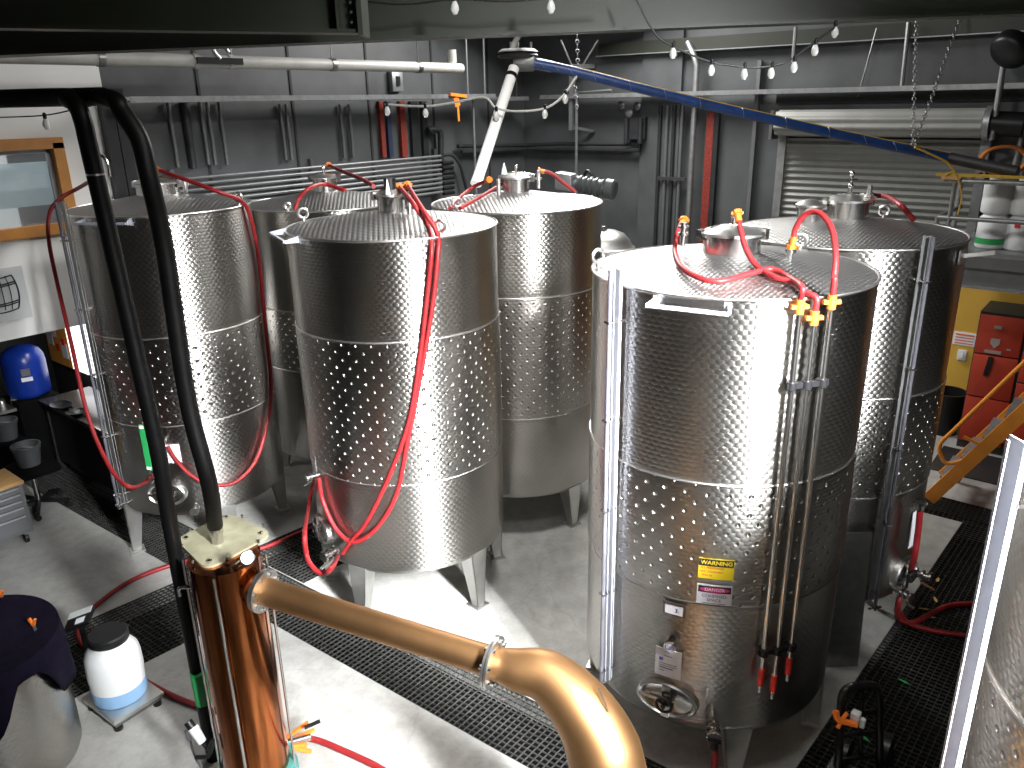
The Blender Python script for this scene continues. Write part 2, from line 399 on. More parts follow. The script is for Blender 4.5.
OX = 3.97                                       # right end of the white office box
def wall(name, c, s, m): return struct(name, box(B(), c, s), m)
wall('wall_left', ((OX + WX) / 2, WY + .06, CZ / 2), (WX - OX, .12, CZ), 'panel')
wall('wall_right', (WX + .06, 0.73, CZ / 2), (.12, 15.46, CZ), 'panel')
wall('wall_rear', (-6.06, 2, CZ / 2), (.12, 18, CZ), 'ceil')
wall('wall_front', (2.3, -7.06, CZ / 2), (16.8, .12, CZ), 'ceil')
struct('ceiling', box(B(), (2.4, 2, CZ + .05), (17, 18.4, .1)), 'ceil')
# white office box over a dark recess
winL, winR, winB, winT = on_y(-30, 236, WY).x, on_y(66, 228, WY).x, 2.83, 3.62
winL = 1.6; winR = 3.43
bm = B()
box(bm, ((-6 + winL) / 2, WY + .06, (1.85 + CZ) / 2), (winL + 6, .12, CZ - 1.85))
box(bm, ((winR + OX) / 2, WY + .06, (1.85 + CZ) / 2), (OX - winR, .12, CZ - 1.85))
box(bm, ((winL + winR) / 2, WY + .06, (1.85 + winB) / 2), (winR - winL, .12, winB - 1.85))
box(bm, ((winL + winR) / 2, WY + .06, (winT + CZ) / 2), (winR - winL, .12, CZ - winT))
struct('wall_office', bm, 'officewall')
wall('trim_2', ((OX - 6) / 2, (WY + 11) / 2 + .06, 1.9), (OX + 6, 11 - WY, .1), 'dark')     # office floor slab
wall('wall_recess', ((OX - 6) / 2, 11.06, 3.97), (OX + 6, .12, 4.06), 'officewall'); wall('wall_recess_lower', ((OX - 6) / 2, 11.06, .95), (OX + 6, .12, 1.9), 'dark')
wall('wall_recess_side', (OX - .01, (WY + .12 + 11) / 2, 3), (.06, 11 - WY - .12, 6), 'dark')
bm = B()
for a, b in (((winL, winB), (winR + .05, winB)), ((winL, winT), (winR + .05, winT)), ((winL, winB), (winL, winT)), ((winR, winB), (winR, winT))):
    bar(bm, (a[0], WY - .01, a[1]), (b[0], WY - .01, b[1]), .1, .1, (0, 1, 0))
win = struct('window_1', bm, 'timber')
bm = B(); box(bm, ((winL + winR) / 2, WY + .06, (winB + winT) / 2), (winR - winL - .1, .008, winT - winB - .1)); obj('pane', bm, 'glass', win)
bm = B(); box(bm, (winR - .07, WY + .03, (winB + winT) / 2), (.05, .03, winT - winB - .1)); box(bm, ((winL + winR) / 2, WY + .03, winT - .07), (winR - winL - .12, .03, .04)); obj('sash', bm, 'galv', win)
area('office_lamp', (2.3, 9.4, 5.2), (2.3, 9.4, 2), 1.0, 1.0, 110, (.92, .97, 1))
t = thing('whiteboard', 'pale blue grey board standing inside the office window', 'board', (2.6, 9.0, 1.95))
xb_ = on_y(54, 190, 9.0).x; zb0, zb1 = on_y(30, 206, 9.0).z, on_y(30, 162, 9.0).z; obj('board', box(B(), ((1.5 + xb_) / 2, 9.0, (zb0 + zb1) / 2), (xb_ - 1.5, .03, zb1 - zb0)), 'screen', t); obj('frame', box(B(), (xb_ + .05, 9.0, zb0 + .1), (.08, .05, .95)), 'white', t)
bm = B(); bar(bm, (2.0, 9.02, 1.95), (2.0, 9.02, 2.9), .04, .04); bar(bm, (3.2, 9.05, 1.95), (3.2, 9.05, 2.5), .04, .04); obj('stand', bm, 'galv', t)
t = thing('office_desk', 'dark desk with papers on it just inside the office window', 'desk', (2.9, 8.75, 1.95))
obj('desk_top', box(B(), (2.8, 8.75, 2.74), (1.1, .4, .04)), 'blackpl', t)
bm = B(); [box(bm, (x, 8.75, 2.33), (.05, .36, .78)) for x in (2.3, 3.3)]; obj('leg', bm, 'blackpl', t)
tag(obj('paper_stack', box(B(), (2.95, 8.68, 2.78), (.3, .21, .03)), 'paper'), 'flat white papers lying on the desk inside the office', 'papers')
# poster with a barrel drawn on it
t = thing('barrel_poster', 'white poster with a black line drawing of a barrel on the office wall', 'poster', (2.6, WY - .01, 1.95))
pA, pB = on_y(-40, 335, WY), on_y(24, 262, WY)
obj('sheet', box(B(), ((1.9 + 2.99) / 2 - .05, WY - .012, 2.28), (1.0, .012, .5)), 'white', t)
bm = B(); bc = on_y(-1, 294, WY - .022); hw, hh = .14, .16
def bp(s, q): return V((bc.x + hw * s * (1 + .22 * (1 - q * q)), WY - .022, bc.z + hh * q))
for s in (-1, -.6, -.2, .2, .6, 1): tube(bm, [bp(s, q / 4) for q in range(-4, 5)], .004 if abs(s) < 1 else .007, 6, 2)
for q in (-1, -.62, -.5, .5, .62, 1): tube(bm, [bp(s / 5, q) + V((0, 0, -.018 * (1 - (s / 5) ** 2))) for s in range(-5, 6)], .006, 6, 2)
obj('barrel_drawing', bm, 'ink', t)
# yellow lower wall and the roller door
struct('wall_right_lower', box(B(), (WX - .06, 0.9, 1.0), (.1, 3.6, 2.0)), 'yellowwall')

# ------------------------------------------------------------------ tanks
class Tank:
    def __init__(s, cx, cy, r, bot, low, mid, top, slope=0.16):
        s.c = V((cx, cy, 0)); s.r = r; s.bot = bot; s.low = low; s.mid = mid; s.top = top; s.slope = slope
    def on(s, u, v, off=0.0):
        """where the sight line through a pixel meets the shell, the cone, or passes nearest the axis"""
        d = ray(u, v); o = CAM - s.c; R = s.r + off
        a = d.x ** 2 + d.y ** 2; b = 2 * (o.x * d.x + o.y * d.y); c = o.x ** 2 + o.y ** 2 - R * R; q = b * b - 4 * a * c
        if q > 0:
            tn = (-b - math.sqrt(q)) / (2 * a); P = CAM + d * tn
            if P.z <= s.top + off: return P
            tf = (-b + math.sqrt(q)) / (2 * a)
            for i in range(400):
                P = CAM + d * (tn + (tf - tn) * i / 400); rr = math.hypot(P.x - s.c.x, P.y - s.c.y)
                if P.z <= s.cz(rr) + off: return P
        return CAM + d * (-b / (2 * a))
    def cz(s, rr): return s.top + s.slope * (s.r - rr)
    def wrap(s, P0, off):
        """map (x, y) around the shell at P0: x along the girth, y up"""
        a0 = math.atan2(P0.y - s.c.y, P0.x - s.c.x); R = s.r + off
        return lambda x, y: V((s.c.x + R * math.cos(a0 + x / s.r), s.c.y + R * math.sin(a0 + x / s.r), P0.z + y))
    def ang(s, u, v):
        P = s.on(u, v); return math.atan2(P.y - s.c.y, P.x - s.c.x)
    def pt(s, a, z, off=0.0): return V((s.c.x + (s.r + off) * math.cos(a), s.c.y + (s.r + off) * math.sin(a), z))
def patch(bm, wr, w_, h, n=8, th=0.0):
    g = [[bm.verts.new(wr(-w_ / 2 + w_ * i / n, -h / 2 + h * j)) for i in range(n + 1)] for j in (0, 1)]
    for i in range(n): bm.faces.new((g[0][i], g[0][i + 1], g[1][i + 1], g[1][i]))
    return bm
def sheet(T, P0, w_, h, off, th=.004):
    """a thin plate bent round the shell"""
    bm = B(); n = 8; f, k = T.wrap(P0, off + th), T.wrap(P0, off)
    G = [[bm.verts.new(q(-w_ / 2 + w_ * i / n, -h / 2 + h * j)) for i in range(n + 1)] for q in (f, k) for j in (0, 1)]
    for i in range(n):
        bm.faces.new((G[0][i], G[0][i + 1], G[1][i + 1], G[1][i])); bm.faces.new((G[2][i + 1], G[2][i], G[3][i], G[3][i + 1]))
        bm.faces.new((G[1][i], G[1][i + 1], G[3][i + 1], G[3][i])); bm.faces.new((G[0][i + 1], G[0][i], G[2][i], G[2][i + 1]))
    for i in (0, n): bm.faces.new((G[0][i], G[1][i], G[3][i], G[2][i]))
    return bm
def build_tank(T, label, leg_angles, lid=(0.17, 0.14), group='dimpled steel storage tanks'):
    t = thing('storage_tank', label, 'tank', T.c, group); c = T.c; r = T.r
    obj('upper_shell', lathe(B(), [(r, T.mid), (r, T.top)], c, seg=128, uvr=r, cap0=False, cap1=False), 'quilt', t)
    obj('cooling_jacket', lathe(B(), [(r, T.low), (r + .006, T.low + .02), (r + .006, T.mid - .02), (r, T.mid)], c, seg=128, uvr=r, cap0=False, cap1=False), 'jacket', t, 60)
    obj('lower_shell', lathe(B(), [(r - .05, T.bot), (r - .012, T.bot + .012), (r, T.bot + .05), (r, T.low)], c, seg=128, uvr=r, cap0=True, cap1=False), 'quilt', t, 60)
    bm = B()
    for z in (T.mid,): torus(bm, c + V((0, 0, z)), (0, 0, 1), r + .002, .007, 96, 6)
    obj('weld_band', bm, 'weld', t)
    obj('seam_ring', torus(B(), c + V((0, 0, T.low)), (0, 0, 1), r + .002, .004, 96, 6), 'satin', t)
    bm = B(); R0 = lid[0]
    lathe(bm, [(r, T.top), (r - .02, T.top + .006)] + [(R0 + (r - .02 - R0) * (1 - k / 6), T.top + .006 + T.slope * (r - .02 - R0) * k / 6) for k in range(1, 7)], c, seg=96, cap0=False, cap1=True)
    uvl = bm.loops.layers.uv.verify()
    for f in bm.faces:
        for lp in f.loops: lp[uvl].uv = (lp.vert.co.x, lp.vert.co.y)
    obj('cone_roof', bm, 'cone', t, 60)
    obj('rim', torus(B(), c + V((0, 0, T.top)), (0, 0, 1), r + .002, .009, 96, 8), 'weld', t)
    for a in leg_angles:
        bm = B(); ca, sa = math.cos(a), math.sin(a); rad = V((ca, sa, 0)); tan = V((-sa, ca, 0))
        top = c + rad * (r - .1) + V((0, 0, T.bot + .03)); foot = c + rad * (r - .1) + V((0, 0, 0))
        hw, fw, dp = .085, .034, .1
        # folded channel: face plate tapering downwards and two flanges
        q = [top + rad * dp - tan * hw, top + rad * dp + tan * hw, foot + rad * dp + tan * fw, foot + rad * dp - tan * fw]
        prism(bm, q, -rad * .008)
        for s in (-1, 1):
            prism(bm, [top + rad * dp + tan * hw * s, top - rad * .06 + tan * hw * s * .9, foot + rad * .03 + tan * fw * s, foot + rad * dp + tan * fw * s], -tan * s * .008)
        box(bm, foot + rad * .06 + V((0, 0, .008)), (.13, .13, .016), (rad, tan, V((0, 0, 1))))
        obj('leg', bm, 'satin', t)
    return t
def add_lid(T, t, r, h, hatch=True, pc=None, handle=True):
    base = pc if pc else T.c + V((0, 0, T.cz(r) - .02)); z0 = 0
    bm = B(); lathe(bm, [(r, -.03), (r, h), (r + .012, h), (r + .012, h + .012), (r - .012, h + .012)], base, seg=40, cap0=False); n = obj('manway_neck', bm, 'steel', t)
    bm = B(); lathe(bm, [(r + .016, h + .012), (r + .016, h + .026), (r * .8, h + .045), (r * .35, h + .06), (0, h + .062)], base, seg=40); obj('manway_lid', bm, 'satin', t)
    if handle:
        bm = B(); hx = base + V((0, 0, h + .06)); x = V((.6, -.8, 0))
        tube(bm, [hx - x * r * .9 + V((0, 0, -.03)), hx - x * r * .5 + V((0, 0, .0)), hx + x * r * .5 + V((0, 0, .0)), hx + x * (r + .05) + V((0, 0, -.02))], .009, 8)
        cyl(bm, hx + V((0, 0, -.01)), hx + V((0, 0, .05)), .014, 12); ball(bm, hx + V((0, 0, .055)), .02, 12)
        for s in (-1, 1): box(bm, hx + x * s * (r + .02) + V((0, 0, -.05)), (.05, .03, .06))
        obj('lid_clamp', bm, 'steel', t)
def eye(T, t, u, v, R=.045, back=False):
    P = T.on(u, v)
    if back:
        d = ray(u, v); P = T.c + V((0, 0, T.top)); hd_ = V((d.x, d.y, 0)).normalized(); rel = V((CAM.x - T.c.x, CAM.y - T.c.y, 0)); q_ = rel.dot(hd_); P = CAM + hd_ * (-q_ + math.sqrt(max(0, q_ * q_ - rel.length_squared + T.r ** 2)))
    a = math.atan2(P.y - T.c.y, P.x - T.c.x); Q = T.pt(a, T.top + R + .025, -.03)
    bm = B(); torus(bm, Q, V((math.cos(a) * .3 + .731 * .7, math.sin(a) * .3 + .595 * .7, 0)), R * .8, .012, 24, 8)
    cyl(bm, T.pt(a, T.top - .01, -.03), Q - V((0, 0, R * .7)), .014, 10)
    obj('lifting_eye', bm, 'weld', t)
def towel_rail(T, t, ua, va, ub, vb, out=.09):
    """two side brackets and a bar, like a hook rail near the rim"""
    bm = B(); A, Bq = T.on(ua, va, .01), T.on(ub, vb, .01); aa = math.atan2(A.y - T.c.y, A.x - T.c.x); ab = math.atan2(Bq.y - T.c.y, Bq.x - T.c.x)
    ax, bx_ = T.pt(aa, A.z, out), T.pt(ab, Bq.z, out)
    for a, P, e in ((aa, A, ax), (ab, Bq, bx_)):
        n = V((math.cos(a), math.sin(a), 0)); k = V((-n.y, n.x, 0)); z = V((0, 0, 1)); P0 = T.pt(a, P.z, 0)
        prism(bm, [P0 + z * .03, P0 - z * .015, e - z * .012, e + z * .01], k * .006)
        box(bm, P0 + z * .005, (.004, .035, .06), (n, k, z))
    bar(bm, ax, bx_, .02, .016)
    obj('hook_rail', bm, 'white_channel', t)
def sight_channel(T, t, ua, va, ztop, zbot, m='white_channel', wid=.06, off=.06, a=None, tube_side=1, tube_on=True):
    a = T.ang(ua, va) if a is None else a
    n = V((math.cos(a), math.sin(a), 0)); k = V((-n.y, n.x, 0)); bm = B()
    P = T.pt(a, 0, off)
    # channel: web + two flanges, open along one side
    z0, z1 = V((0, 0, zbot)), V((0, 0, ztop))
    bar(bm, P + z0 + n * wid / 2, P + z1 + n * wid / 2, .006, wid, k)
    for e in (0, wid): bar(bm, P + z0 + n * e + k * .008, P + z1 + n * e + k * .004, .01, .004, n)
    c = obj('gauge_channel', bm, m, t)
    if not tube_on:
        for z in (zbot + .1, ztop - .2): obj('channel_bracket', bar(B(), T.pt(a, z, 0), T.pt(a, z, off), .03, .012), 'steel', t)
        return a
    bm = B(); q = P + n * (wid + .022) * tube_side + (V((0, 0, 0)) if tube_side > 0 else n * -.0)
    cyl(bm, q + z0, q + z1, .013, 10)
    obj('sight_tube', bm, 'sight', t)
    nb = 5
    for i in range(nb):
        bm = B(); z = zbot + .08 + (min(ztop, T.top - .1) - zbot - .16) * i / (nb - 1)
        bar(bm, T.pt(a, z, 0), T.pt(a, z, off + (wid + .022 if tube_side > 0 else .01)), .03, .012)
        box(bm, q + V((0, 0, z)), (.04, .04, .012), (n, k, V((0, 0, 1))))
        obj('channel_bracket', bm, 'steel', t)
    bm = B(); cyl(bm, q + z0, q + z0 - V((0, 0, .05)), .012, 10); bar(bm, q + z0 - V((0, 0, .03)) - k * .05, q + z0 - V((0, 0, .03)) + k * .05, .012, .012); cyl(bm, q + z0 - V((0, 0, .02)), T.pt(a, zbot - .02, -.02), .012, 10)
    obj('drain_cock', bm, 'steel', t)
    return a
def valve(t, P, d, s=1.0, name='valve', m='steel'):
    """butterfly valve: pipe stub with two flange rings and a lever"""
    d = V(d).normalized(); P = V(P); bm = B()
    cyl(bm, P - d * .04 * s, P + d * .13 * s, .022 * s, 14)
    for k in (.035, .075, .12): lathe(bm, [(.038 * s, 0), (.038 * s, .012 * s)], P + d * k * s, d, 18)
    x, y, _ = frame(d); bar(bm, P + d * .08 * s, P + d * .08 * s + y * -.05 * s, .012 * s, .012 * s); bar(bm, P + d * .08 * s - y * .05 * s, P + d * .16 * s - y * .075 * s, .02 * s, .008 * s)
    return obj(name, bm, m, t)
def oval_door(T, t, u, v, wx=.19, hy=.12):
    P = T.on(u, v); a = math.atan2(P.y - T.c.y, P.x - T.c.x); n = V((math.cos(a), math.sin(a), 0)); k = V((-n.y, n.x, 0)); z = V((0, 0, 1))
    P = T.pt(a, P.z, -.01); e = lambda q, rr, h: P + k * (wx * rr * math.cos(q)) + z * (hy * rr * math.sin(q)) + n * h
    bm = B(); ns = 40; prof = [(1, -.03), (1, .035), (.93, .045), (.86, .035), (.84, .0)]
    rg = [[bm.verts.new(e(2 * math.pi * i / ns, rr, h)) for i in range(ns)] for rr, h in prof]
    for p, q in zip(rg, rg[1:]):
        for i in range(ns): bm.faces.new((p[i], p[(i + 1) % ns], q[(i + 1) % ns], q[i]))
    d = obj('manway_door', bm, 'weld', t)
    bm = B(); prof = [(.85, .01), (.8, .025), (.5, .012), (0.02, .005)]
    rg = [[bm.verts.new(e(2 * math.pi * i / ns, rr, h)) for i in range(ns)] for rr, h in prof]
    for p, q in zip(rg, rg[1:]):
        for i in range(ns): bm.faces.new((p[i], p[(i + 1) % ns], q[(i + 1) % ns], q[i]))
    bm.faces.new(rg[-1]); obj('door_plate', bm, 'steel', d)
    bm = B(); bar(bm, P + z * hy * .95 + n * .05, P - z * hy * .95 + n * .05, .05, .012, n); bar(bm, P - k * wx * .9 + n * .04, P + k * .02 + n * .04, .02, .02, n); obj('cross_bar', bm, 'steel', d)
    bm = B(); torus(bm, P + n * .085, n, .045, .009, 24, 8); cyl(bm, P + n * .03, P + n * .1, .014, 10)
    for q in (0, 1, 2): bar(bm, P + n * .085, P + n * .085 + k * .045 * math.cos(q * 2.1 + .4) + z * .045 * math.sin(q * 2.1 + .4), .01, .01)
    obj('hand_wheel', bm, 'blackpl', d)
    return a
def gauge(t, P, n, r=.035, name='gauge'):
    P, n = V(P), V(n).normalized(); g = obj(name, lathe(B(), [(r, -.012), (r, .012), (r * .86, .014), (r * .86, .008), (0, .008)], P, n, 24, cap0=True, cap1=False), 'steel', t)
    obj('dial', lathe(B(), [(r * .86, 0), (r * .86, .002)], P + n * .0085, n, 24), 'paper', g)
    x, y, _ = frame(n); bm = B(); bar(bm, P + n * .012, P + n * .012 + (x + y * .5) * r * .6, .004, .002); torus(bm, P + n * .0115, n, r * .66, .0018, 24, 4); obj('needle', bm, 'blueink', g)
    return g
def hose(label, pts, r=.016, group='red hoses', ends=(None, None), m='redhose'):
    t = thing('hose', label, 'hose', pts[0], group)
    obj('tube', tube(B(), pts, r, 10, 7), m, t)
    P = smooth(pts, 7)
    for e, (p, q) in zip(ends, ((P[0], P[1]), (P[-1], P[-2]))):
        if e:
            d = (q - p).normalized(); bm = B(); cyl(bm, p - d * .02, p + d * .035, r * 1.25, 12); lathe(bm, [(r * 1.9, 0), (r * 1.9, .02)], p - d * .03, d, 8); bar(bm, p - d * .02 + frame(d)[0] * r * 2.2, p - d * .02 - frame(d)[0] * r * 2.2, r * .9, r * .9)
            obj('coupling', bm, e, t)
    return t

TF = Tank(4.279, 1.857, .7815, .371, 1.25, 1.99, 2.983, .15)
T3 = Tank(4.145, 4.504, .784, .481, 1.25, 2.347, 3.048, .15)
T4 = Tank(5.80, 4.62, .775, .397, 1.20, 2.315, 3.033, .16)
T1 = Tank(3.49, 6.667, .735, .53, 1.385, 2.151, 3.123, .17)
T6 = Tank(5.951, 1.735, .7815, .371, 1.25, 1.99, 2.983, .16)
p2 = at(326, 195, 8.15)
T2 = Tank(p2.x, p2.y, .80, .39, 1.38, 2.00, 2.97, .17)
T7 = Tank(3.1, -.57, .7815, .371, 1.25, 1.99, 2.983, .15)
fa = lambda T, u, v: math.atan2(on_z(u, v).y - T.c.y, on_z(u, v).x - T.c.x)
def legs(a): return [a + k * math.pi / 2 for k in range(4)]
kF = build_tank(TF, 'large dimpled steel tank with yellow warning sign and three thin vertical pipes', [fa(TF, 738, 792), fa(TF, 815, 722), fa(TF, 738, 792) + math.pi, fa(TF, 815, 722) + math.pi])
k3 = build_tank(T3, 'dimpled steel tank with two long red hoses draped down its front', [fa(T3, 375, 610), fa(T3, 481, 606), fa(T3, 375, 610) - 1.05, fa(T3, 481, 606) + 1.05, fa(T3, 375, 610) - 2.1])
k4 = build_tank(T4, 'dimpled steel tank under the slanted white pipe, behind the tank with draped red hoses', legs(fa(T4, 582, 529)))
k1 = build_tank(T1, 'dimpled steel tank with green strip and oval door beside the white office wall', legs(fa(T1, 137, 550)))
k6 = build_tank(T6, 'dimpled steel tank in front of the roller shutter with tall dark gauge channel', legs(.6))
k2 = build_tank(T2, 'shadowed dimpled steel tank in front of the rack of horizontal pipes', legs(fa(T2, 298, 464)))
k7 = build_tank(T7, 'dimpled steel tank cut off by the right edge with wide pale gauge channel', legs(2.2))
# lids
add_lid(TF, kF, .16, .11); add_lid(T3, k3, .10, .12); add_lid(T4, k4, .12, .12); add_lid(T1, k1, .17, .10); add_lid(T6, k6, .14, .12); add_lid(T2, k2, .12, .13); add_lid(T7, k7, .16, .11)
P = T6.c + V((-.626, .78, 0)) * .27; add_lid(T6, k6, .085, .1, pc=V((P.x, P.y, T6.cz(math.hypot(P.x - T6.c.x, P.y - T6.c.y)) - .01)), handle=False)
bm = B(); b6 = T6.c + V((0, 0, T6.cz(.14) + .16)); cyl(bm, b6, b6 + V((0, 0, .14)), .012); bar(bm, b6 + V((-.03, .03, .1)), b6 + V((.03, -.03, .1)), .02, .012); ball(bm, b6 + V((0, 0, .14)), .02); obj('breather_valve', bm, 'steel', k6)
bm = B(); b3 = T3.c + V((0, 0, T3.cz(.1) + .15)); cyl(bm, b3, b3 + V((0, 0, .09)), .045, 16); obj('lid_cap', bm, 'blackpl', k3)
bm = B(); cyl(bm, b3 + V((-.08, -.06, -.02)), b3 + V((-.08, -.06, .09)), .02, 12, .004); obj('white_cone', bm, 'white', k3)
bm = B(); b4 = T4.c + V((-.1, .06, T4.cz(.1) + .15)); cyl(bm, b4, b4 + V((0, 0, .1)), .03, 12, .005); obj('white_cone', bm, 'white', k4)
# lifting eyes, hook rails
eye(TF, kF, 600, 258); eye(TF, kF, 803, 246, back=True); eye(T3, k3, 441, 236); eye(T3, k3, 299, 208, back=True); eye(T4, k4, 455, 212); eye(T1, k1, 243, 207); eye(T2, k2, 310, 197.5, .03); eye(T6, k6, 886, 212, back=True)
towel_rail(TF, kF, 655, 302, 728, 310); towel_rail(T3, k3, 284.5, 232, 298, 240, .11); towel_rail(T1, k1, 84, 222, 130, 222); 
bm = B()
a0 = math.radians(263)
n6 = V((math.cos(a0), math.sin(a0), 0)); e0 = T6.pt(a0, 2.9, 0)
box(bm, T6.pt(a0, 2.9, .01), (.01, .14, .09), (n6, V((-n6.y, n6.x, 0)), V((0, 0, 1)))); bar(bm, e0, e0 + n6 * .16 + V((0.02, -.03, .04)), .025, .025); obj('hook_rail', bm, 'weld', k6)
# gauge channels
sight_channel(TF, kF, 612, 400, 3.08, .50, a=TF.ang(621, 400), wid=.05, off=.02)
sight_channel(T1, k1, 100, 380, 3.24, .64, m='galv', wid=.055, off=.03, a=T1.ang(107, 380) - .02, tube_side=1)
a6 = T6.ang(913, 330); sight_channel(T6, k6, 913, 330, 3.08, .45, m='galv', wid=.06, a=a6 - .06, off=.03)
# channel of the cut-off tank
PB = at(975, 690, 2.42); a7 = math.atan2(PB.y - T7.c.y, PB.x - T7.c.x)
sight_channel(T7, k7, 0, 0, 3.02, .5, a=a7, wid=.062, off=math.hypot(PB.x - T7.c.x, PB.y - T7.c.y) - T7.r, tube_on=False)
bm = B(); bar(bm, T7.pt(a7 + .55, 1.27, .003), T7.pt(a7 + .55, 1.97, .003), .02, .004); bar(bm, T7.pt(a7 + .55, .45, .003), T7.pt(a7 + .55, 1.25, .003), .02, .004); obj('weld_seam', bm, 'weld', k7)

# fittings of the tank with the signs
for (u, v, nm) in ((683, 240, 0), (790, 258, 1)):
    P = TF.on(u, v); bm = B(); cyl(bm, P - V((0, 0, .03)), P + V((0, 0, .1)), .018, 12); lathe(bm, [(.032, 0), (.032, .014)], P + V((0, 0, .03)), (0, 0, 1), 16); lathe(bm, [(.03, 0), (.03, .012)], P + V((0, 0, .07)), (0, 0, 1), 16)
    obj('roof_stub', bm, 'steel', kF)
def standpipe(u, v, zt, zb):
    a = TF.ang(u, v); P = TF.pt(a, 0, .05); n = V((math.cos(a), math.sin(a), 0)); p = obj('standpipe', cyl(B(), P + V((0, 0, zb)), P + V((0, 0, zt)), .0135, 12), 'steel', kF)
    obj('red_cap', cyl(B(), P + V((0, 0, zb + .01)), P + V((0, 0, zb - .10)), .018, 12), 'red', p); obj('end_nipple', cyl(B(), P + V((0, 0, zb - .1)), P + V((0, 0, zb - .15)), .011, 10), 'steel', p)
    bm = B(); cyl(bm, P + V((0, 0, zt - .02)), P + V((0, 0, zt + .05)), .022, 10); bar(bm, P + V((-.03, .03, zt + .015)), P + V((.03, -.03, zt + .015)), .022, .02); obj('orange_coupling', bm, 'brass', p)
    return a, P
sp = [standpipe(777, 480, 2.945, .86), standpipe(790.5, 480, 2.885, .80), standpipe(804, 480, 2.955, .90)]
for z in (2.56, .98):
    bm = B()
    A, Z_ = sp[0][1] + V((0, 0, z)), sp[2][1] + V((0, 0, z)); d = (Z_ - A).normalized(); bar(bm, A - d * .03, Z_ + d * .03, .022, .03)
    for a, P in sp: lathe(bm, [(.026, -.02), (.026, .02)], P + V((0, 0, z)), (0, 0, 1), 12)
    for a in (sp[0][0], sp[2][0]): bar(bm, TF.pt(a, z, 0), TF.pt(a, z, .05), .02, .02)
    obj('pipe_clamp', bm, 'blackpl', kF)
# signs on it
def sign(T, t, name, P, w_, h, m, off=.012):
    return obj(name, sheet(T, P, w_, h, off), m, t)
Pw = TF.on(716.5, 568); ws, hs = .185, .125
s1 = sign(TF, kF, 'warning_sign', Pw, ws, hs, 'yellow')
P = Pw + V((0, 0, hs * .31)); obj('header', sheet(TF, P, ws * .97, hs * .34, .0165, .001), 'ink', s1)
obj('lettering', text_bm('WARNING', .034, TF.wrap(P, .0185)), 'yellow', s1)
for i, tx in enumerate(('ALL PERSONNEL', 'ARE CONFINED', 'SPACES')): obj('lettering', text_bm(tx, .017, (lambda f, dx: (lambda x, y: f(x - dx, y)))(TF.wrap(Pw + V((0, 0, .006 - .023 * i)), .0175), (.02, .024, .046)[i])), 'redink', s1)
Pd = TF.on(714.5, 593.5); hs2 = .125
s2 = sign(TF, kF, 'danger_sign', Pd, ws, hs2, 'paper')
P = Pd + V((0, 0, hs2 * .27)); obj('header', sheet(TF, P, ws * .93, hs2 * .33, .0165, .001), 'ink', s2)
f = TF.wrap(P, .0185); bm = B(); ctr = bm.verts.new(f(0, 0)); rg = [bm.verts.new(f(.078 * math.cos(q * .2618), .0165 * math.sin(q * .2618))) for q in range(24)]
for i in range(24): bm.faces.new((ctr, rg[i], rg[(i + 1) % 24]))
obj('oval', bm, 'magenta', s2); obj('lettering', text_bm('DANGER', .026, TF.wrap(P, .0195)), 'paper', s2)
obj('lettering', text_bm('CONFINED', .026, TF.wrap(Pd + V((0, 0, -.008)), .0175)), 'greyink', s2); obj('lettering', text_bm('SPACE', .026, TF.wrap(Pd + V((0, 0, -.034)), .0175)), 'greyink', s2)
bm = B(); patch(bm, TF.wrap(Pd + V((-.0, 0, -.054)), .0175), .12, .005); obj('small_print', bm, 'greyink', s2)
P = TF.on(675, 608); s3 = sign(TF, kF, 'number_frame', P, .125, .085, 'darksteel'); obj('card', sheet(TF, P + V((0, 0, -.002)), .1, .06, .0165, .001), 'paper', s3)
f3 = TF.wrap(P + V((0, 0, -.004)), .0185); obj('lettering', text_bm('3.', .036, lambda x, y: f3(x + .018, y)), 'ink', s3); obj('top_slot', sheet(TF, P + V((0, 0, .042)), .13, .012, .017, .008), 'darksteel', s3)
P = TF.on(669.5, 661); s4 = sign(TF, kF, 'paper_notice', P, .15, .19, 'paper', .02)
for i, (dx, dz, ww, hh, mm) in enumerate(((0, .05, .05, .006, 'greyink'), (.04, .022, .022, .022, 'blueink'), (0, -.005, .1, .004, 'greyink'), (0, -.02, .1, .004, 'greyink'), (.01, -.035, .08, .008, 'greyink'), (.035, -.055, .03, .005, 'greyink'))):
    bm = B(); f = TF.wrap(P + V((0, 0, dz)), .0255); patch(bm, (lambda f, dx: (lambda x, y: f(x - dx, y)))(f, dx), ww, hh); obj('print_mark', bm, mm, s4)
P = TF.on(673, 641); aG = math.atan2(P.y - TF.c.y, P.x - TF.c.x); gauge(kF, TF.pt(aG, P.z, .05), (math.cos(aG), math.sin(aG), .1), .036, 'thermometer')
bm = B(); cyl(bm, TF.pt(aG, P.z + .02, 0), TF.pt(aG, P.z + .02, .05), .02, 12); obj('thermowell', bm, 'blackpl', kF)
oval_door(TF, kF, 668, 697, .185, .115)
P = TF.on(708, 692); bm = B(); box(bm, TF.pt(TF.ang(708, 692), P.z, .008), (.015, .015, .06)); obj('small_tag', bm, 'paper', kF)
aV = TF.ang(712, 726); valve(kF, TF.pt(aV, .47, 0), (math.cos(aV), math.sin(aV), 0), 1.1)
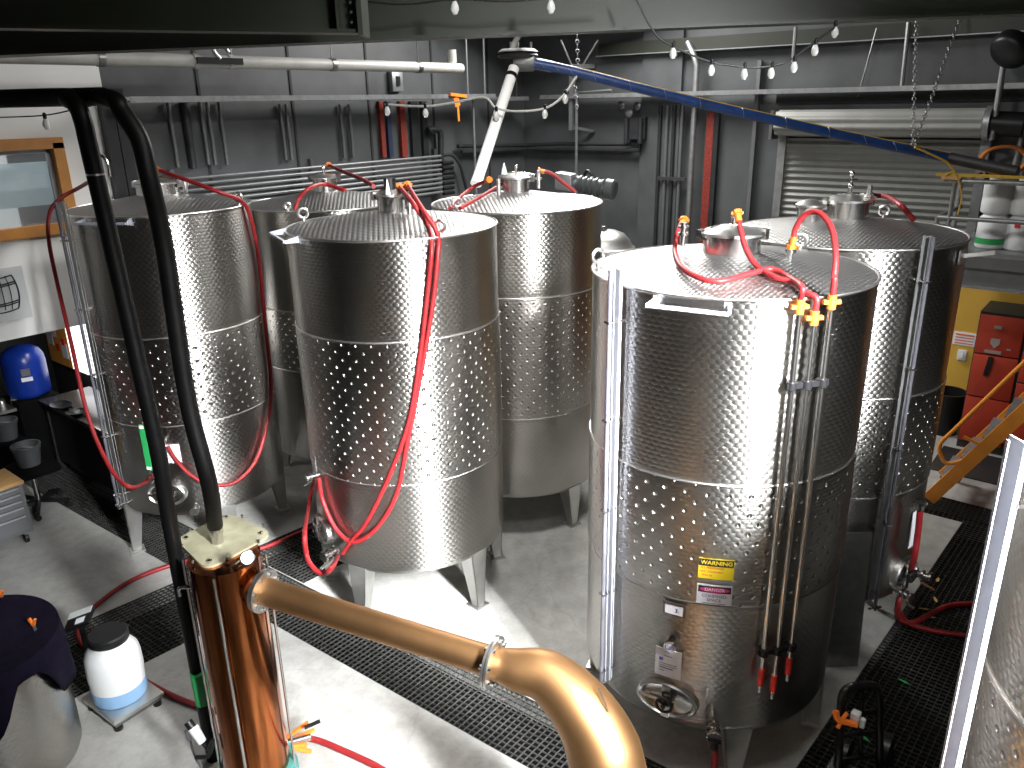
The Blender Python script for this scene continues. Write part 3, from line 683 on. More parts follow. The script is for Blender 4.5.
# fittings of the two-hose tank
P = T3.on(316, 462); s = obj('number_frame', sheet(T3, P, .09, .13, .012), 'satin', k3); obj('card', sheet(T3, P, .07, .05, .0165, .001), 'paper', s)
aV = T3.ang(319, 472); valve(k3, T3.pt(aV, T3.on(319, 474).z, 0), (math.cos(aV), math.sin(aV), 0), .8); oval_door(T3, k3, 324, 528, .17, .11)
Pq = T3.on(341, 560); aV = math.atan2(Pq.y - T3.c.y, Pq.x - T3.c.x); valve(k3, T3.pt(aV, .62, 0), (math.cos(aV), math.sin(aV), 0), 1.2)
# fittings of the tank beside the office
oval_door(T1, k1, 168, 493, .17, .11); P = T1.on(173, 453); s = obj('paper_notice', sheet(T1, P, .13, .17, .008), 'paper', k1)
for i in range(4): obj('print_mark', patch(B(), T1.wrap(P + V((0, 0, .04 - .025 * i)), .0135), .09, .005), 'greyink', s)
P = T1.on(148, 446); s = obj('green_strip', sheet(T1, P, .05, .42, .03), 'green', k1)
for dz in (-.19, .19): obj('end_mark', patch(B(), T1.wrap(P + V((0, 0, dz)), .036), .04, .03), 'paper', s)
for (u, v, sc) in ((158, 470, .9), (165, 440, .8), (196, 505, 1.0)):
    P = T1.on(u, v); a = math.atan2(P.y - T1.c.y, P.x - T1.c.x); valve(k1, T1.pt(a, P.z, 0), (math.cos(a), math.sin(a), 0), sc)
P = T1.on(110, 176); bm = B(); b = T1.c + (P - T1.c) ; tube(bm, [P, P + V((0, 0, .1)), P + V((-.02, .03, .16)), P + V((-.08, .1, .17)), P + V((-.12, .15, .12))], .014, 10); obj('vent_pipe', bm, 'steel', k1)
bm = B(); P = T1.on(186, 192); cyl(bm, P, P + V((0, 0, .1)), .02, 12); lathe(bm, [(.035, 0), (.035, .02)], P + V((0, 0, .06)), (0, 0, 1), 14); obj('roof_stub', bm, 'weld', k1)
# fittings of the far and side tanks
bm = B(); P = T2.on(287, 207); bar(bm, P + V((-.02, -.02, .02)), P + V((-.02, -.02, -.25)), .09, .02); obj('ladder_bracket', bm, 'weld', k2)
for T, k, pts in ((T4, k4, ((499, 195), (539, 186))), (T6, k6, ((868, 205),)), (T3, k3, ((410, 214),))):
    for u, v in pts:
        P = T.on(u, v); bm = B(); cyl(bm, P - V((0, 0, .02)), P + V((0, 0, .14)), .018, 12); lathe(bm, [(.032, 0), (.032, .015)], P + V((0, 0, .06)), (0, 0, 1), 14); obj('roof_stub', bm, 'weld', k)
P = T6.on(907, 572); oval_door(T6, k6, 903, 572, .16, .13); a = T6.ang(906, 590); valve(k6, T6.pt(a, .5, 0), (math.cos(a), math.sin(a), 0), 1.2); valve(k6, T6.pt(a - .25, .42, 0), (math.cos(a - .25), math.sin(a - .25), 0), 1.0)
P = T6.on(913, 528); obj('paper_notice', sheet(T6, P, .12, .3, .01), 'paper', k6)
# ------------------------------------------------------------------ red hoses on and between the tanks
O = .03
def path(T, pts, off=O): return [T.on(u, v, off) for u, v in pts]
up = V((0, 0, 1))
s0, s1_, s2_ = [p[1] + up * zz for p, zz in zip(sp, (2.995, 2.935, 3.005))]
hose('red hose looping low over the steel roof from stub to nearest vertical pipe', [at(683, 222, 4.72), at(678, 232, 4.66), at(675, 250, 4.6)] + path(TF, [(681, 266), (700, 278), (722, 281), (748, 274), (772, 269), (790, 278)]) + [s0 + up * .06, s0], .015, ends=('brass', None))
dpt = lambda P: (V(P) - CAM).dot(FWD)
dl, ds2 = dpt(TF.c + up * 3.2) - .2, dpt(s2_)
hose('red hose from the manway lid running over the steel roof to the middle vertical pipe', [at(738, 216, dl), at(741, 230, dl - .03), at(746, 248, dl - .07)] + path(TF, [(757, 266), (775, 277), (795, 283), (806, 292)]) + [s1_ + up * .06, s1_], .015, ends=('brass', None))
hose('red hose arching highest from the roof to the right vertical pipe', [at(793, 243, ds2 + .35), at(796, 228, ds2 + .32), at(806, 214, ds2 + .27), at(820, 213, ds2 + .2), at(832, 229, ds2 + .12), at(836, 255, ds2 + .03), at(834, 280, ds2)] + [s2_ + up * .08, s2_], .015, ends=('brass', None))
hose('red hose draped down the tank front and ending at the lower valve', [T3.on(400, 190) + up * .02] + [at(413, 203, 5.38)] + path(T3, [(428, 226), (432, 245), (428, 290), (421, 350), (410, 418), (392, 470), (368, 520), (352, 540), (343, 553)]), .017, ends=('brass', None))
hose('red hose draped down the tank front and looping back up to the side valve', [T3.on(408, 188) + up * .02] + [at(420, 205, 5.38)] + path(T3, [(437, 232), (438, 255), (432, 310), (421, 375), (408, 440), (398, 490), (383, 520), (365, 538), (350, 541), (335, 527), (323, 500), (319, 478)]), .017, ends=('brass', None))
hose('red hose hanging in a loose loop from side valve to lower valve', path(T3, [(314, 476), (309, 505)]) + [at(305, 530, 5.25), at(307, 555, 5.2), at(314, 568, 5.15), at(324, 573, 5.12), at(333, 566, 5.1)] + path(T3, [(338, 556)]), .017)
hose('short red hose rising over the roof edge to the black-capped lid', path(T3, [(295, 209), (300, 197), (311, 187)], .04) + [at(325, 184, 6.0), at(345, 190, 5.9)], .015)
hose('red hose linking the far lid to the black-capped lid', [at(329, 165, 8.1), at(345, 172, 7.4), at(362, 179, 6.4), at(374, 186, 5.8)], .017, ends=('brass', None))
hose('upper red hose running across the roof under the white pipe to the left', [at(514, 176, 7.2)] + path(T4, [(498, 186), (478, 198), (460, 208)], .05), .016, ends=('brass', None))
hose('lower red hose bending across the roof under the white pipe to the left', [at(488, 180, 7.0)] + path(T4, [(473, 187), (460, 197), (450, 208)], .05), .016, ends=('brass', None))
hose('red hose from the roof stub towards the grey motor', [at(541, 171, 7.4), at(551, 173, 7.4), at(563, 182, 7.4), at(576, 192, 7.4)], .018, ends=('brass', None))
hose('short bright red hose lying over the roof by the roller shutter', [at(872, 196, 6.6), at(885, 196, 6.6)] + path(T6, [(898, 203), (908, 213), (914, 220)], .04), .02, ends=('steel', None))
hose('red hose hanging in a deep curve down the tank with the green strip', [at(157, 169, 6.6), at(185, 179, 6.5), at(220, 192, 6.45)] + path(T1, [(243, 202), (252, 222), (259, 260), (265, 320), (271, 380), (268, 420), (256, 460), (235, 482), (210, 484), (190, 474), (175, 458), (168, 446)]), .017, ends=('brass', None))
hose('red hose hanging off the left side of the tank by the office', path(T1, [(95, 178)]) + [at(78, 188, 7.0), at(62, 197, 6.95), at(50, 212, 6.9), at(49, 240, 6.85), at(58, 285, 6.75), at(72, 345, 6.6), at(84, 400, 6.5), at(97, 440, 6.45), at(115, 474, 6.35), at(132, 487, 6.3)] + path(T1, [(148, 480), (156, 470)]), .017)
pv_ = TF.pt(TF.ang(712, 726), .47, .15)
hose('short red hose hanging from the bottom valve of the tank with the warning sign', [pv_ - up * .03, pv_ - up * .2 + V((-.02, -.02, 0)), pv_ - up * .38 + V((-.1, .02, 0)), V((pv_.x - .3, pv_.y + .1, .03)), V((pv_.x - .8, pv_.y + .2, .022))], .02, ends=('blackpl', None))
G = lambda u, v: on_z(u, v, .022)
hose('red hose snaking over floor and grating behind the white drum', [G(335, 521), G(300, 532), G(262, 548), G(215, 557), G(175, 564), G(132, 580), G(100, 602), G(82, 622), G(80, 640), G(98, 655), G(130, 672), G(170, 694), G(205, 708), G(230, 716)], .02)
hose('short red hose leaving the orange clamps at the copper column foot', [on_z(298, 737, .06), on_z(318, 740, .03), G(345, 751), G(375, 765), G(400, 780), G(430, 800)], .02)
hose('dark red hose from the stair side down to the drain grating, curling away upper', path(T6, [(921, 505), (918, 535), (914, 560)], .09) + [at(906, 582, 6.1), on_z(899, 602, .25), on_z(899, 617, .05), G(912, 623), G(935, 612), G(955, 605), G(1000, 604)], .022, ends=('steel', None))
hose('dark red hose across the drain grating below the other one', [G(900, 612), G(910, 624), G(935, 631), G(980, 638), G(1010, 644)], .02)

# ------------------------------------------------------------------ copper column, lyne arm and swan neck
cb = V((1.905, 3.575, 0)); cr = .188; ct = 1.62
t = thing('copper_column', 'polished copper column with square tarnished top plate', 'still column', cb)
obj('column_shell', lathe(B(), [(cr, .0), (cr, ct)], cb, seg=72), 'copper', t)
bm = B(); lathe(bm, [(cr + .03, 0), (cr + .045, 0.0), (cr + .045, .13), (cr + .03, .16), (cr + .03, .2), (cr + .002, .2)], cb, seg=64); obj('base_band', bm, 'teal', t)
# octagonal-cornered plate
fx = V((.80, -.60, 0)).normalized(); fy = V((.60, .80, 0)); ctr = cb + up * ct
fx = (on_z(277, 533, ct) - on_z(180, 541, ct)); fx = V((fx.x, fx.y, 0)).normalized(); fy = V((-fx.y, fx.x, 0))
def plate_poly(h, c, n=5):
    P = []
    for qx, qy, a0 in ((1, 1, 0), (-1, 1, 90), (-1, -1, 180), (1, -1, 270)):
        for i in range(n + 1):
            a = math.radians(a0 + 90 * i / n); P.append(ctr + fx * ((h - c) * qx + c * math.cos(a)) + fy * ((h - c) * qy + c * math.sin(a)))
    return P
corners = [(180, 541), (192, 558), (236, 561), (270, 538), (266, 530), (232, 518), (222, 519), (183, 536)]
PP = [on_z(u, v, ct) for u, v in ((178, 539), (181, 552), (199, 562), (235, 565), (245, 561), (263, 546), (269, 538), (266, 530), (239, 519), (222, 518))]
rd = Tank(cb.x, cb.y, cr, 0, 1, 1.2, 5).on(217, 585) - cb; ROD = math.atan2(rd.y, rd.x)
PP = []
for (u, v), rr in (((176, 541), .06), ((207, 572), .1), ((274, 535), .08), ((229, 514), .08)):
    PP.append((on_z(u, v, ct), rr))
poly = []
for i, (p, rr) in enumerate(PP):
    a, b = PP[i - 1][0], PP[(i + 1) % 4][0]; da = (a - p).normalized(); db = (b - p).normalized()
    for k in range(7):
        s = k / 6; q0 = p + da * rr; q2 = p + db * rr; poly.append(q0 * (1 - s) ** 2 + p * 2 * s * (1 - s) + q2 * s * s)
obj('top_plate', prism(B(), poly, up * .014), 'brassplate', t, 25)
for i, (p, rr) in enumerate(PP):
    c0 = sum((q for q, _ in PP), V()) / 4
    for s in (-.16, .16, 0):
        pt = p.lerp(c0, .24) + (PP[(i + 1) % 4][0] - p).normalized().cross(up) * 0 + (PP[(i + 1) % 4][0] - PP[i - 1][0]).normalized() * s * .55
        bm = B(); lathe(bm, [(.013 if s == 0 else .008, 0), (.013 if s == 0 else .008, .014), (.004, .02)], pt + up * .012, seg=6); obj('plate_bolt', bm, 'steel', t)
    q2 = cb + V((math.cos(ROD + i * math.pi / 2), math.sin(ROD + i * math.pi / 2), 0)) * (cr + .03)
    obj('tie_rod', cyl(B(), V((q2.x, q2.y, .08)), V((q2.x, q2.y, ct)), .008, 8), 'steel', t)
fit = on_z(218, 541, ct + .02); bm = B(); lathe(bm, [(.032, 0), (.032, .06), (.038, .062), (.038, .13), (.03, .13)], V((fit.x, fit.y, ct + .012)), seg=20); obj('pipe_union', bm, 'steel', t)
gp = at(247.5, 557.5, 4.0); gauge(t, at(247.5, 557.5, 3.98), CAM - gp, .037, 'thermometer')
obj('gauge_stem', cyl(B(), at(247.5, 557.5, 4.0), cb + up * 1.52, .016), 'steel', t)
# outlet branch
axis_z = 1.475
A0 = cb + up * axis_z; J = on_z(493, 662, 1.36); dirA = (J - A0).normalized()
bm = B(); cyl(bm, A0 + dirA * .1, A0 + dirA * (cr + .035), .082, 36); obj('outlet_branch', bm, 'copper_dull', t)
def flange(P, d, R, r0, par, n=8, name='bolted_flange'):
    bm = B(); lathe(bm, [(r0, -.014), (R, -.014), (R, -.002), (r0, -.002)], P, d, 48, cap0=False, cap1=False); lathe(bm, [(r0, .002), (R, .002), (R, .014), (r0, .014)], P, d, 48, cap0=False, cap1=False)
    f = obj(name, bm, 'weld', par); x, y, _ = frame(d)
    for i in range(n):
        a = 2 * math.pi * (i + .5) / n; q = P + (x * math.cos(a) + y * math.sin(a)) * (R - .022); obj('flange_bolt', cyl(B(), q - d * .028, q + d * .028, .011, 6), 'steel', f)
    return f
P1 = A0 + dirA * (cr + .045); flange(P1, dirA, .118, .074, t)
obj('side_handle', tube(B(), [cb + fx * -(cr + .01) + up * 1.45, cb - fx * (cr + .07) + up * 1.45, cb - fx * (cr + .075) + up * 1.4], .01, 8), 'steel', t)
bm = B(); q = cb + (on_z(275, 760, 0.1) - cb).normalized() * .24 + up * .12; tube(bm, [q + V((0, 0, 0)), on_z(275, 747, .16), on_z(287, 768, .12), on_z(300, 790, .1)], .018, 10); obj('drain_pipe', bm, 'copper_dull', t)
# orange-handled clamps at the column foot
t = thing('clamp_valve', 'orange-handled clamp valve at the foot of the copper column', 'valve', on_z(296, 738, 0))
b0 = on_z(290, 742, .12); dh = (on_z(312, 736, .12) - b0).normalized(); n2 = dh.cross(up)
obj('body', cyl(B(), b0 - dh * .09, b0 + dh * .13, .024, 14), 'steel', t)
bm = B(); cyl(bm, b0 - up * .12, b0, .018); obj('foot_pipe', bm, 'steel', t)
for i, (da, db, dz) in enumerate(((-.02, .13, .07), (.02, .16, .03), (-.03, .1, -.04), (.0, .12, -.07))):
    bm = B(); bar(bm, b0 + dh * da + n2 * .03 * (i - 1.5), b0 + dh * db + n2 * .035 * (i - 1.5) + up * dz, .03, .014, None, .004); obj('lever', bm, 'orange', t)
bm = B(); bar(bm, b0 + dh * .1 + up * .08, b0 + dh * .2 + up * .1, .02, .014); obj('lever_grip', bm, 'blackpl', t)
# lyne arm: straight pipe, then elbow widening into the swan neck
t = thing('lyne_arm', 'brushed copper pipe sloping away from the copper column to a curved neck', 'copper pipe', (A0 + dirA * 1.0) * 1)
obj('straight_pipe', cyl(B(), P1 + dirA * .012, J - dirA * .01, .074, 40), 'copper_dull', t)
flange(J, dirA, .128, .076, t)
bendp = [J + dirA * .01, J + dirA * .12]
E1, E2, E3, E4 = on_z(550, 678, 1.33), on_z(585, 713, 1.22), on_z(605, 754, 1.05), on_z(613, 800, .84)
bendp += [E1, E2, E3, E4, on_z(614, 850, .6)]
bm = B(); tube(bm, bendp, .1, 40, 10, rad=lambda s: .08 + .095 * min(1, max(0, (s - .05) / .6))); obj('elbow', bm, 'copper_dull', t, 70)
P = on_z(600, 690, 1.44); 
q = on_z(602, 699, 1.36); bm = B(); ex = (on_z(612, 710, 1.33) - on_z(598, 688, 1.38)).normalized(); ny = V((.3, -.75, .6)).normalized()
prism(bm, [q - ex * .045 - up * .02, q + ex * .05 - up * .02, q + ex * .03 + up * .0, q - ex * .03 + up * .035], ny.cross(ex) * .01); obj('lug', bm, 'darksteel', t)
tt = E4
t = thing('still_pot', 'copper still pot below the curved neck at the picture edge', 'still', V((tt.x, tt.y, 0)))
obj('pot', lathe(B(), [(.3, .0), (.42, .05), (.46, .3), (.4, .5), (.22, .62), (.19, .7)], V((on_z(614, 850, .6).x, on_z(614, 850, .6).y, 0)), seg=48), 'copper_dull', t)

# ------------------------------------------------------------------ black lagged pipes beside and above the column
top1, top2 = at(76, 97, 3.62), at(127, 97, 3.5)
t = thing('lagged_pipe', 'black lagged pipe bending overhead and dropping to the floor beside the copper column', 'pipe', on_z(214, 758, 0), 'black lagged pipes')
f1 = on_z(214, 758, 0); R = .041; away = V((-.35, 1, 0)).normalized()
h1 = top1 + V((0, 0, .0))
obj('lagging', tube(B(), [f1, at(190, 630, 4.56), at(167, 505, 4.28), at(156, 440, 4.15), at(113, 250, 3.86), at(90, 150, 3.71), at(83, 120, 3.67), at(77, 106, 3.68), at(68, 99, 3.74), at(52, 96.5, 3.86), at(52, 96.5, 3.86) + away * 1.2, at(52, 96.5, 3.86) + away * 3.8], R, 16, 6), 'foam', t)
obj('green_tape', cyl(B(), at(204, 702, 4.74), at(198, 672, 4.67), R + .004, 16), 'green', t)
bm = B(); q = at(96, 174, 3.74); cyl(bm, q - up * .004, q + up * .004, R + .003, 16); obj('tape_band', bm, 'weld', t)
t = thing('lagged_pipe', 'black lagged pipe rising from the square top plate of the copper column', 'pipe', V((fit.x, fit.y, ct)), 'black lagged pipes')
f2 = V((fit.x, fit.y, ct + .12)); k1_ = at(188, 400, 3.97); k2_ = at(165, 250, 3.75)
obj('lagging', tube(B(), [f2, at(209, 482, 4.1), k1_, k2_, at(150, 180, 3.6), at(140, 140, 3.56), at(128, 112, 3.54) + away * .03, at(116, 101, 3.56), at(100, 97, 3.68), at(85, 96.5, 3.8), at(85, 96.5, 3.8) + away * 1.2, at(85, 96.5, 3.8) + away * 3.5], .042, 16, 6), 'foam', t)
# spray nozzle tied to the pipe
t = thing('spray_gun', 'white and black hose nozzle tied to the black pipe near the floor', 'nozzle', on_z(200, 768, 0))
q = at(197, 735, 4.62); bm = B(); cyl(bm, at(193, 727, 4.62), at(203, 742, 4.62), .032, 14, .025); obj('barrel', bm, 'white', t)
bm = B(); cyl(bm, at(188, 721, 4.62), at(194, 729, 4.62), .025, 12); bar(bm, at(187, 730, 4.6), at(190, 740, 4.6), .02, .02); obj('nozzle_tip', bm, 'blackpl', t)
bm = B(); tube(bm, [at(203, 742, 4.62), at(209, 748, 4.6), at(213, 740, 4.55), at(209, 755, 4.6), at(196, 757, 4.62)], .013, 8); tube(bm, [at(190, 735, 4.62), at(193, 748, 4.62), at(197, 760, 4.62), at(202, 768, 4.62)], .006, 6); obj('trigger_lead', bm, 'blackpl', t)

# ------------------------------------------------------------------ near left: cloth-covered vat, drum on scale, tool chest, chair
nc = V((1.0, 5.1, 0))
t = thing('open_vat', 'short dimpled steel vat under a dark navy cloth', 'vat', nc)
obj('shell', lathe(B(), [(.47, 0), (.48, .03), (.48, .85), (.47, .85)], nc, seg=72, uvr=.48, cap1=False), 'quilt', t); obj('rim', torus(B(), nc + up * .85, (0, 0, 1), .48, .012, 64, 8), 'weld', t)
t = thing('cover_cloth', 'dark navy cloth draped over the short steel vat', 'cloth', nc + up * .8)
bm = B(); N = 72; rings = []
for k in range(13):
    rw = []
    for i in range(N):
        a = 2 * math.pi * i / N; hang = .32 + .2 * math.sin(3 * a + 2.2) + .1 * math.sin(7 * a + 1); hang = max(.1, hang)
        if k <= 6: r = .505 * k / 6; z = .88 + .03 * math.sin(3 * a) * k / 6 * (1 - k / 7) + .015 * math.sin(9 * r * 10)
        else: s = (k - 6) / 6; r = .505 + .02 * math.sin(11 * a) * s + .01; z = .88 - hang * s
        rw.append(bm.verts.new(nc + V((r * math.cos(a), r * math.sin(a), z))) if k else None)
    rings.append(rw)
c0 = bm.verts.new(nc + up * .9)
for i in range(N): bm.faces.new((c0, rings[1][i], rings[1][(i + 1) % N]))
for k in range(1, 12):
    for i in range(N): bm.faces.new((rings[k][i], rings[k][(i + 1) % N], rings[k + 1][(i + 1) % N], rings[k + 1][i]))
o = obj('cloth', bm, 'cloth', t, 80); so = o.modifiers.new('thickness', 'SOLIDIFY'); so.thickness = .006
for i, (u, v) in enumerate(((34, 617), (2, 588))):
    t = thing('spring_clip', ('orange-tipped spring clip pinching the navy cloth on the side towards the drum', 'orange-tipped spring clip pinching the navy cloth at the picture edge')[i], 'clip', on_z(u, v + 8, .82), 'clips on the navy cloth')
    q = on_z(u, v + 8, .9); e = V((.626, -.78, 0)); bm = B()
    bar(bm, q, q + up * .05 - e * .018, .018, .012); bar(bm, q, q + up * .045 + e * .018, .018, .012); obj('handle', bm, 'orange', t)
    bm = B(); bar(bm, q + up * .005, q - up * .05 + e * .005, .012, .016); obj('jaw', bm, 'weld', t)
# platform scale
sc = on_z(119, 712, .05); sx_ = (on_z(153, 700, .06) - on_z(118, 722, .06)); sx_ = V((sx_.x, sx_.y, 0)).normalized(); sy_ = V((-sx_.y, sx_.x, 0)); Rr = (sx_, sy_, up); sc = V((sc.x, sc.y, 0)) + sy_ * .02 + V((.731, .595, 0)) * .11
t = thing('platform_scale', 'steel platform scale under the white drum with raised readout', 'scale', sc)
obj('pan', box(B(), sc + up * .085, (.36, .42, .03), Rr, .006), 'satin', t); obj('base_frame', box(B(), sc + up * .055, (.33, .39, .03), Rr), 'darksteel', t)
for a in (-1, 1):
    for b in (-1, 1): obj('foot', lathe(B(), [(.028, 0), (.028, .03), (.015, .04)], sc + sx_ * .14 * a + sy_ * .17 * b, seg=16), 'blackpl', t)
hb = at(80, 619, 5.75); pb = at(92, 655, 5.7); bm = B(); pb2 = V((hb.x, hb.y, .07)); bar(bm, sc + sy_ * .19 + up * .05, pb2, .03, .03); bar(bm, pb2, hb, .03, .03); obj('column', bm, 'blackpl', t)
hx = (at(96, 610, 5.7) - at(64, 622, 5.8)).normalized(); hy = up.cross(hx).normalized(); hz = (up * .85 - FWD * .5).normalized(); hy = hz.cross(hx).normalized()
h_ = obj('readout', box(B(), hb, (.24, .13, .045), (hx, hy, hz), .008), 'blackpl', t)
obj('readout_top', box(B(), hb + hz * .026 + hy * .04, (.23, .05, .006), (hx, hy, hz)), 'white', h_); obj('display', box(B(), hb + hz * .025 - hy * .03 + hx * .03, (.09, .045, .003), (hx, hy, hz)), 'paper', h_)
dc = sc + sy_ * .02
t = thing('plastic_drum', 'white plastic drum with black screw lid standing on the scale', 'drum', dc + up * .1)
obj('body', lathe(B(), [(.12, .20), (.172, .205), (.178, .3), (.176, .42), (.168, .46), (.135, .51), (.118, .525), (.115, .55)], dc, seg=56), 'white', t, 50)
obj('lower_body', lathe(B(), [(.13, .102), (.165, .105), (.174, .13), (.175, .21), (.1, .21)], dc, seg=56), 'lightblue', t, 50)
bm = B(); lathe(bm, [(.125, .545), (.128, .55), (.128, .595), (.118, .605), (.0, .606)], dc, seg=48); obj('screw_lid', bm, 'blackpl', t)
bm = B(); n_ = (CAM - dc); n_ = V((n_.x, n_.y, 0)).normalized(); k_ = V((-n_.y, n_.x, 0))
# tool chest
tcn = on_z(37, 541, 0); tz = .66
t = thing('tool_chest', 'grey rolling tool chest with wooden top and five drawers', 'tool chest', tcn)
cx0, cx1, cy0, cy1 = tcn.x - .72, tcn.x + .0, tcn.y, tcn.y + .42
obj('cabinet', box(B(), ((cx0 + cx1) / 2, (cy0 + cy1) / 2, .12 + .25), (cx1 - cx0, cy1 - cy0, .5), None, .006), 'toolgrey', t); obj('work_top', box(B(), ((cx0 + cx1) / 2, (cy0 + cy1) / 2, .635), (cx1 - cx0 + .03, cy1 - cy0 + .03, .03), None, .005), 'wood', t)
zz = .61
for h in (.06, .06, .06, .08, .16):
    d = obj('drawer', box(B(), ((cx0 + cx1) / 2 - .01, cy0 - .008, zz - h / 2), (cx1 - cx0 - .06, .016, h - .012)), 'toolgrey', t); obj('pull', box(B(), ((cx0 + cx1) / 2 - .01, cy0 - .022, zz - .014), (cx1 - cx0 - .07, .014, .014)), 'silverline', d); zz -= h + .008
for x in (cx0 + .06, cx1 - .06):
    for y in (cy0 + .06, cy1 - .06):
        cs = obj('caster', cyl(B(), (x - .015, y, .05), (x + .015, y, .05), .048, 18), 'blackpl', t); bm = B(); bar(bm, (x, y, .05), (x, y, .12), .05, .03); obj('fork', bm, 'galv', cs)
# office chair in the shade
oc = on_z(41, 508, 0)
t = thing('swivel_stool', 'black swivel stool in the shade beside the tool chest', 'stool', oc)
for i in range(5):
    a = i * 1.2566 + .5; e = oc + V((math.cos(a), math.sin(a), 0)) * .29; bm = B(); bar(bm, oc + up * .1, e + up * .075, .045, .03); o = obj('base_arm', bm, 'blackpl', t); obj('castor', cyl(B(), e + V((0, -.02, .03)), e + V((0, .02, .03)), .03, 14), 'blackpl', o)
obj('gas_column', cyl(B(), oc + up * .08, oc + up * .42, .028), 'steel', t); obj('seat', box(B(), oc + up * .46, (.44, .44, .09), None, .035), 'pit', t)
# bench under the office with the blue pressure vessel and clutter
t = thing('work_bench', 'long dark bench with glossy top below the white office', 'bench', (3.5, 8.9, 0))
pv = on_z(31, 394, .857); bx0, bx1, by0, by1 = 3.15, 3.68, 7.75, pv.y - .26
obj('bench_top', box(B(), ((bx0 + bx1) / 2, (by0 + by1) / 2, .83), (bx1 - bx0 + .04, by1 - by0, .05), None, .006), 'benchtop', t); obj('front_panel', box(B(), (bx0 + .06, (by0 + by1) / 2, .46), (.04, by1 - by0 - .04, .68)), 'dark', t)
bm = B(); box(bm, ((bx0 + bx1) / 2, by0 + .05, .4), (bx1 - bx0 - .04, .05, .8)); obj('end_panel', bm, 'dark', t); bm = B(); box(bm, ((bx0 + bx1) / 2, by1 - .05, .4), (bx1 - bx0 - .04, .05, .8)); obj('end_panel', bm, 'dark', t)
XB = OX - .06
ya, yb, yc = on_x(53, 350, XB).y, on_x(73, 350, XB).y, on_x(102, 350, XB).y
M['litglass'] = mat('lit_window', (0.95, 0.95, 1.0), 0.3, 0, 0.02, emit=2.2)
struct('window_2', box(B(), (XB - .02, (yb + yc) / 2, 1.35), (.03, yb - yc, .97)), 'litglass')
t = thing('notice_board', 'orange notice board with pinned sheets beside the bright window above the bench', 'board', (OX - .1, (ya + yb) / 2, .87))
obj('board', box(B(), (OX - .09, (ya + yb) / 2, 1.35), (.02, ya - yb, .97)), 'orangepanel', t)
random.seed(9)
for i in range(4):
    y = yb + (ya - yb) * (.2 + .2 * i); z = 1.0 + .5 * ((i * 3) % 4) / 4
    obj('pinned_sheet', box(B(), (OX - .105, y, z + .08), (.006, .16, .2)), ('paper', 'paper', 'paper', 'white')[i % 4], t)
for (y, z) in ((yb + .12, 1.2), (yb + .3, 1.1)): obj('red_card', box(B(), (OX - .11, y, z), (.006, .09, .09)), 'red', t)
area('bench_lamp', (3.3, 8.75, 1.78), (OX - .1, 8.75, 1.3), .9, .08, 16, (1, .97, .92))  # unseen light added under the office to brighten the notice board
pr = .222; ph = at(36, 340, (pv - CAM).dot(FWD)).z - .857
t = thing('pressure_vessel', 'round-topped blue pressure vessel beside the dark bench under the office', 'tank', pv)
obj('vessel', lathe(B(), [(pr * a, ph * b) for a, b in ((.8, .0), (.93, .03), (1, .1), (1, .68), (.96, .8), (.82, .91), (.55, .98), (0, 1))], pv, seg=48), 'bluetank', t, 60)
tag(obj('dark_box', box(B(), (pv.x, pv.y, .427), (.44, .44, .854), None, .01), 'pit'), 'dark box under the blue pressure vessel', 'box')
n_ = V((-pv.x, -pv.y, 0)).normalized(); k_ = V((-n_.y, n_.x, 0)); Rv = (n_, k_, up)
obj('label_plate', box(B(), pv + n_ * (pr + .0) - k_ * .0 + up * ph * .42, (.012, .11, .045), Rv), 'paper', t); obj('dark_plate', box(B(), pv + n_ * pr + up * ph * .56, (.014, .09, .08), Rv), 'darksteel', t)
for i, (u, v, nm, lb) in enumerate(((78, 415, 'bowl', 'dark bowl on the bench top next to the gauge channel'), (62, 408, 'tray', 'dark shallow tray on the bench top near the blue vessel'))):
    P = on_z(u, v, .856); bm = B(); lathe(bm, [(.05, 0), (.1, .05), (.105, .05), (.05, .008)], P, seg=28, sx=1, sy=1.4 if i else 1); tag(obj(nm, bm, 'blackpl'), lb, nm)
t = thing('shelf_unit', 'low steel shelf with jars at the left edge under the office', 'shelf', on_z(5, 470, 0))
sh = at(0, 408, 8.9); bm = B(); box(bm, sh, (.75, .4, .03)); obj('shelf_board', bm, 'satin', t)
for dx in (-.34, .34):
    for dy in (-.17, .17): obj('leg', bar(B(), V((sh.x + dx, sh.y + dy, 0)), sh + V((dx, dy, 0)), .03, .03), 'darksteel', t)
for i in range(3):
    P = sh + V((.02 + .12 * i, -.04 - .03 * i, .015)); j = thing('jar', ('small jar at the edge end of the steel shelf', 'small jar in the middle of the steel shelf', 'small jar nearest the blue vessel on the steel shelf')[i], 'jar', P, 'jars on the steel shelf')
    obj('glass', lathe(B(), [(.035, 0), (.04, .01), (.04, .07), (.03, .085)], P, seg=20), 'satin', j); obj('lid', lathe(B(), [(.034, .083), (.034, .1), (0, .1)], P, seg=20), 'weld', j)
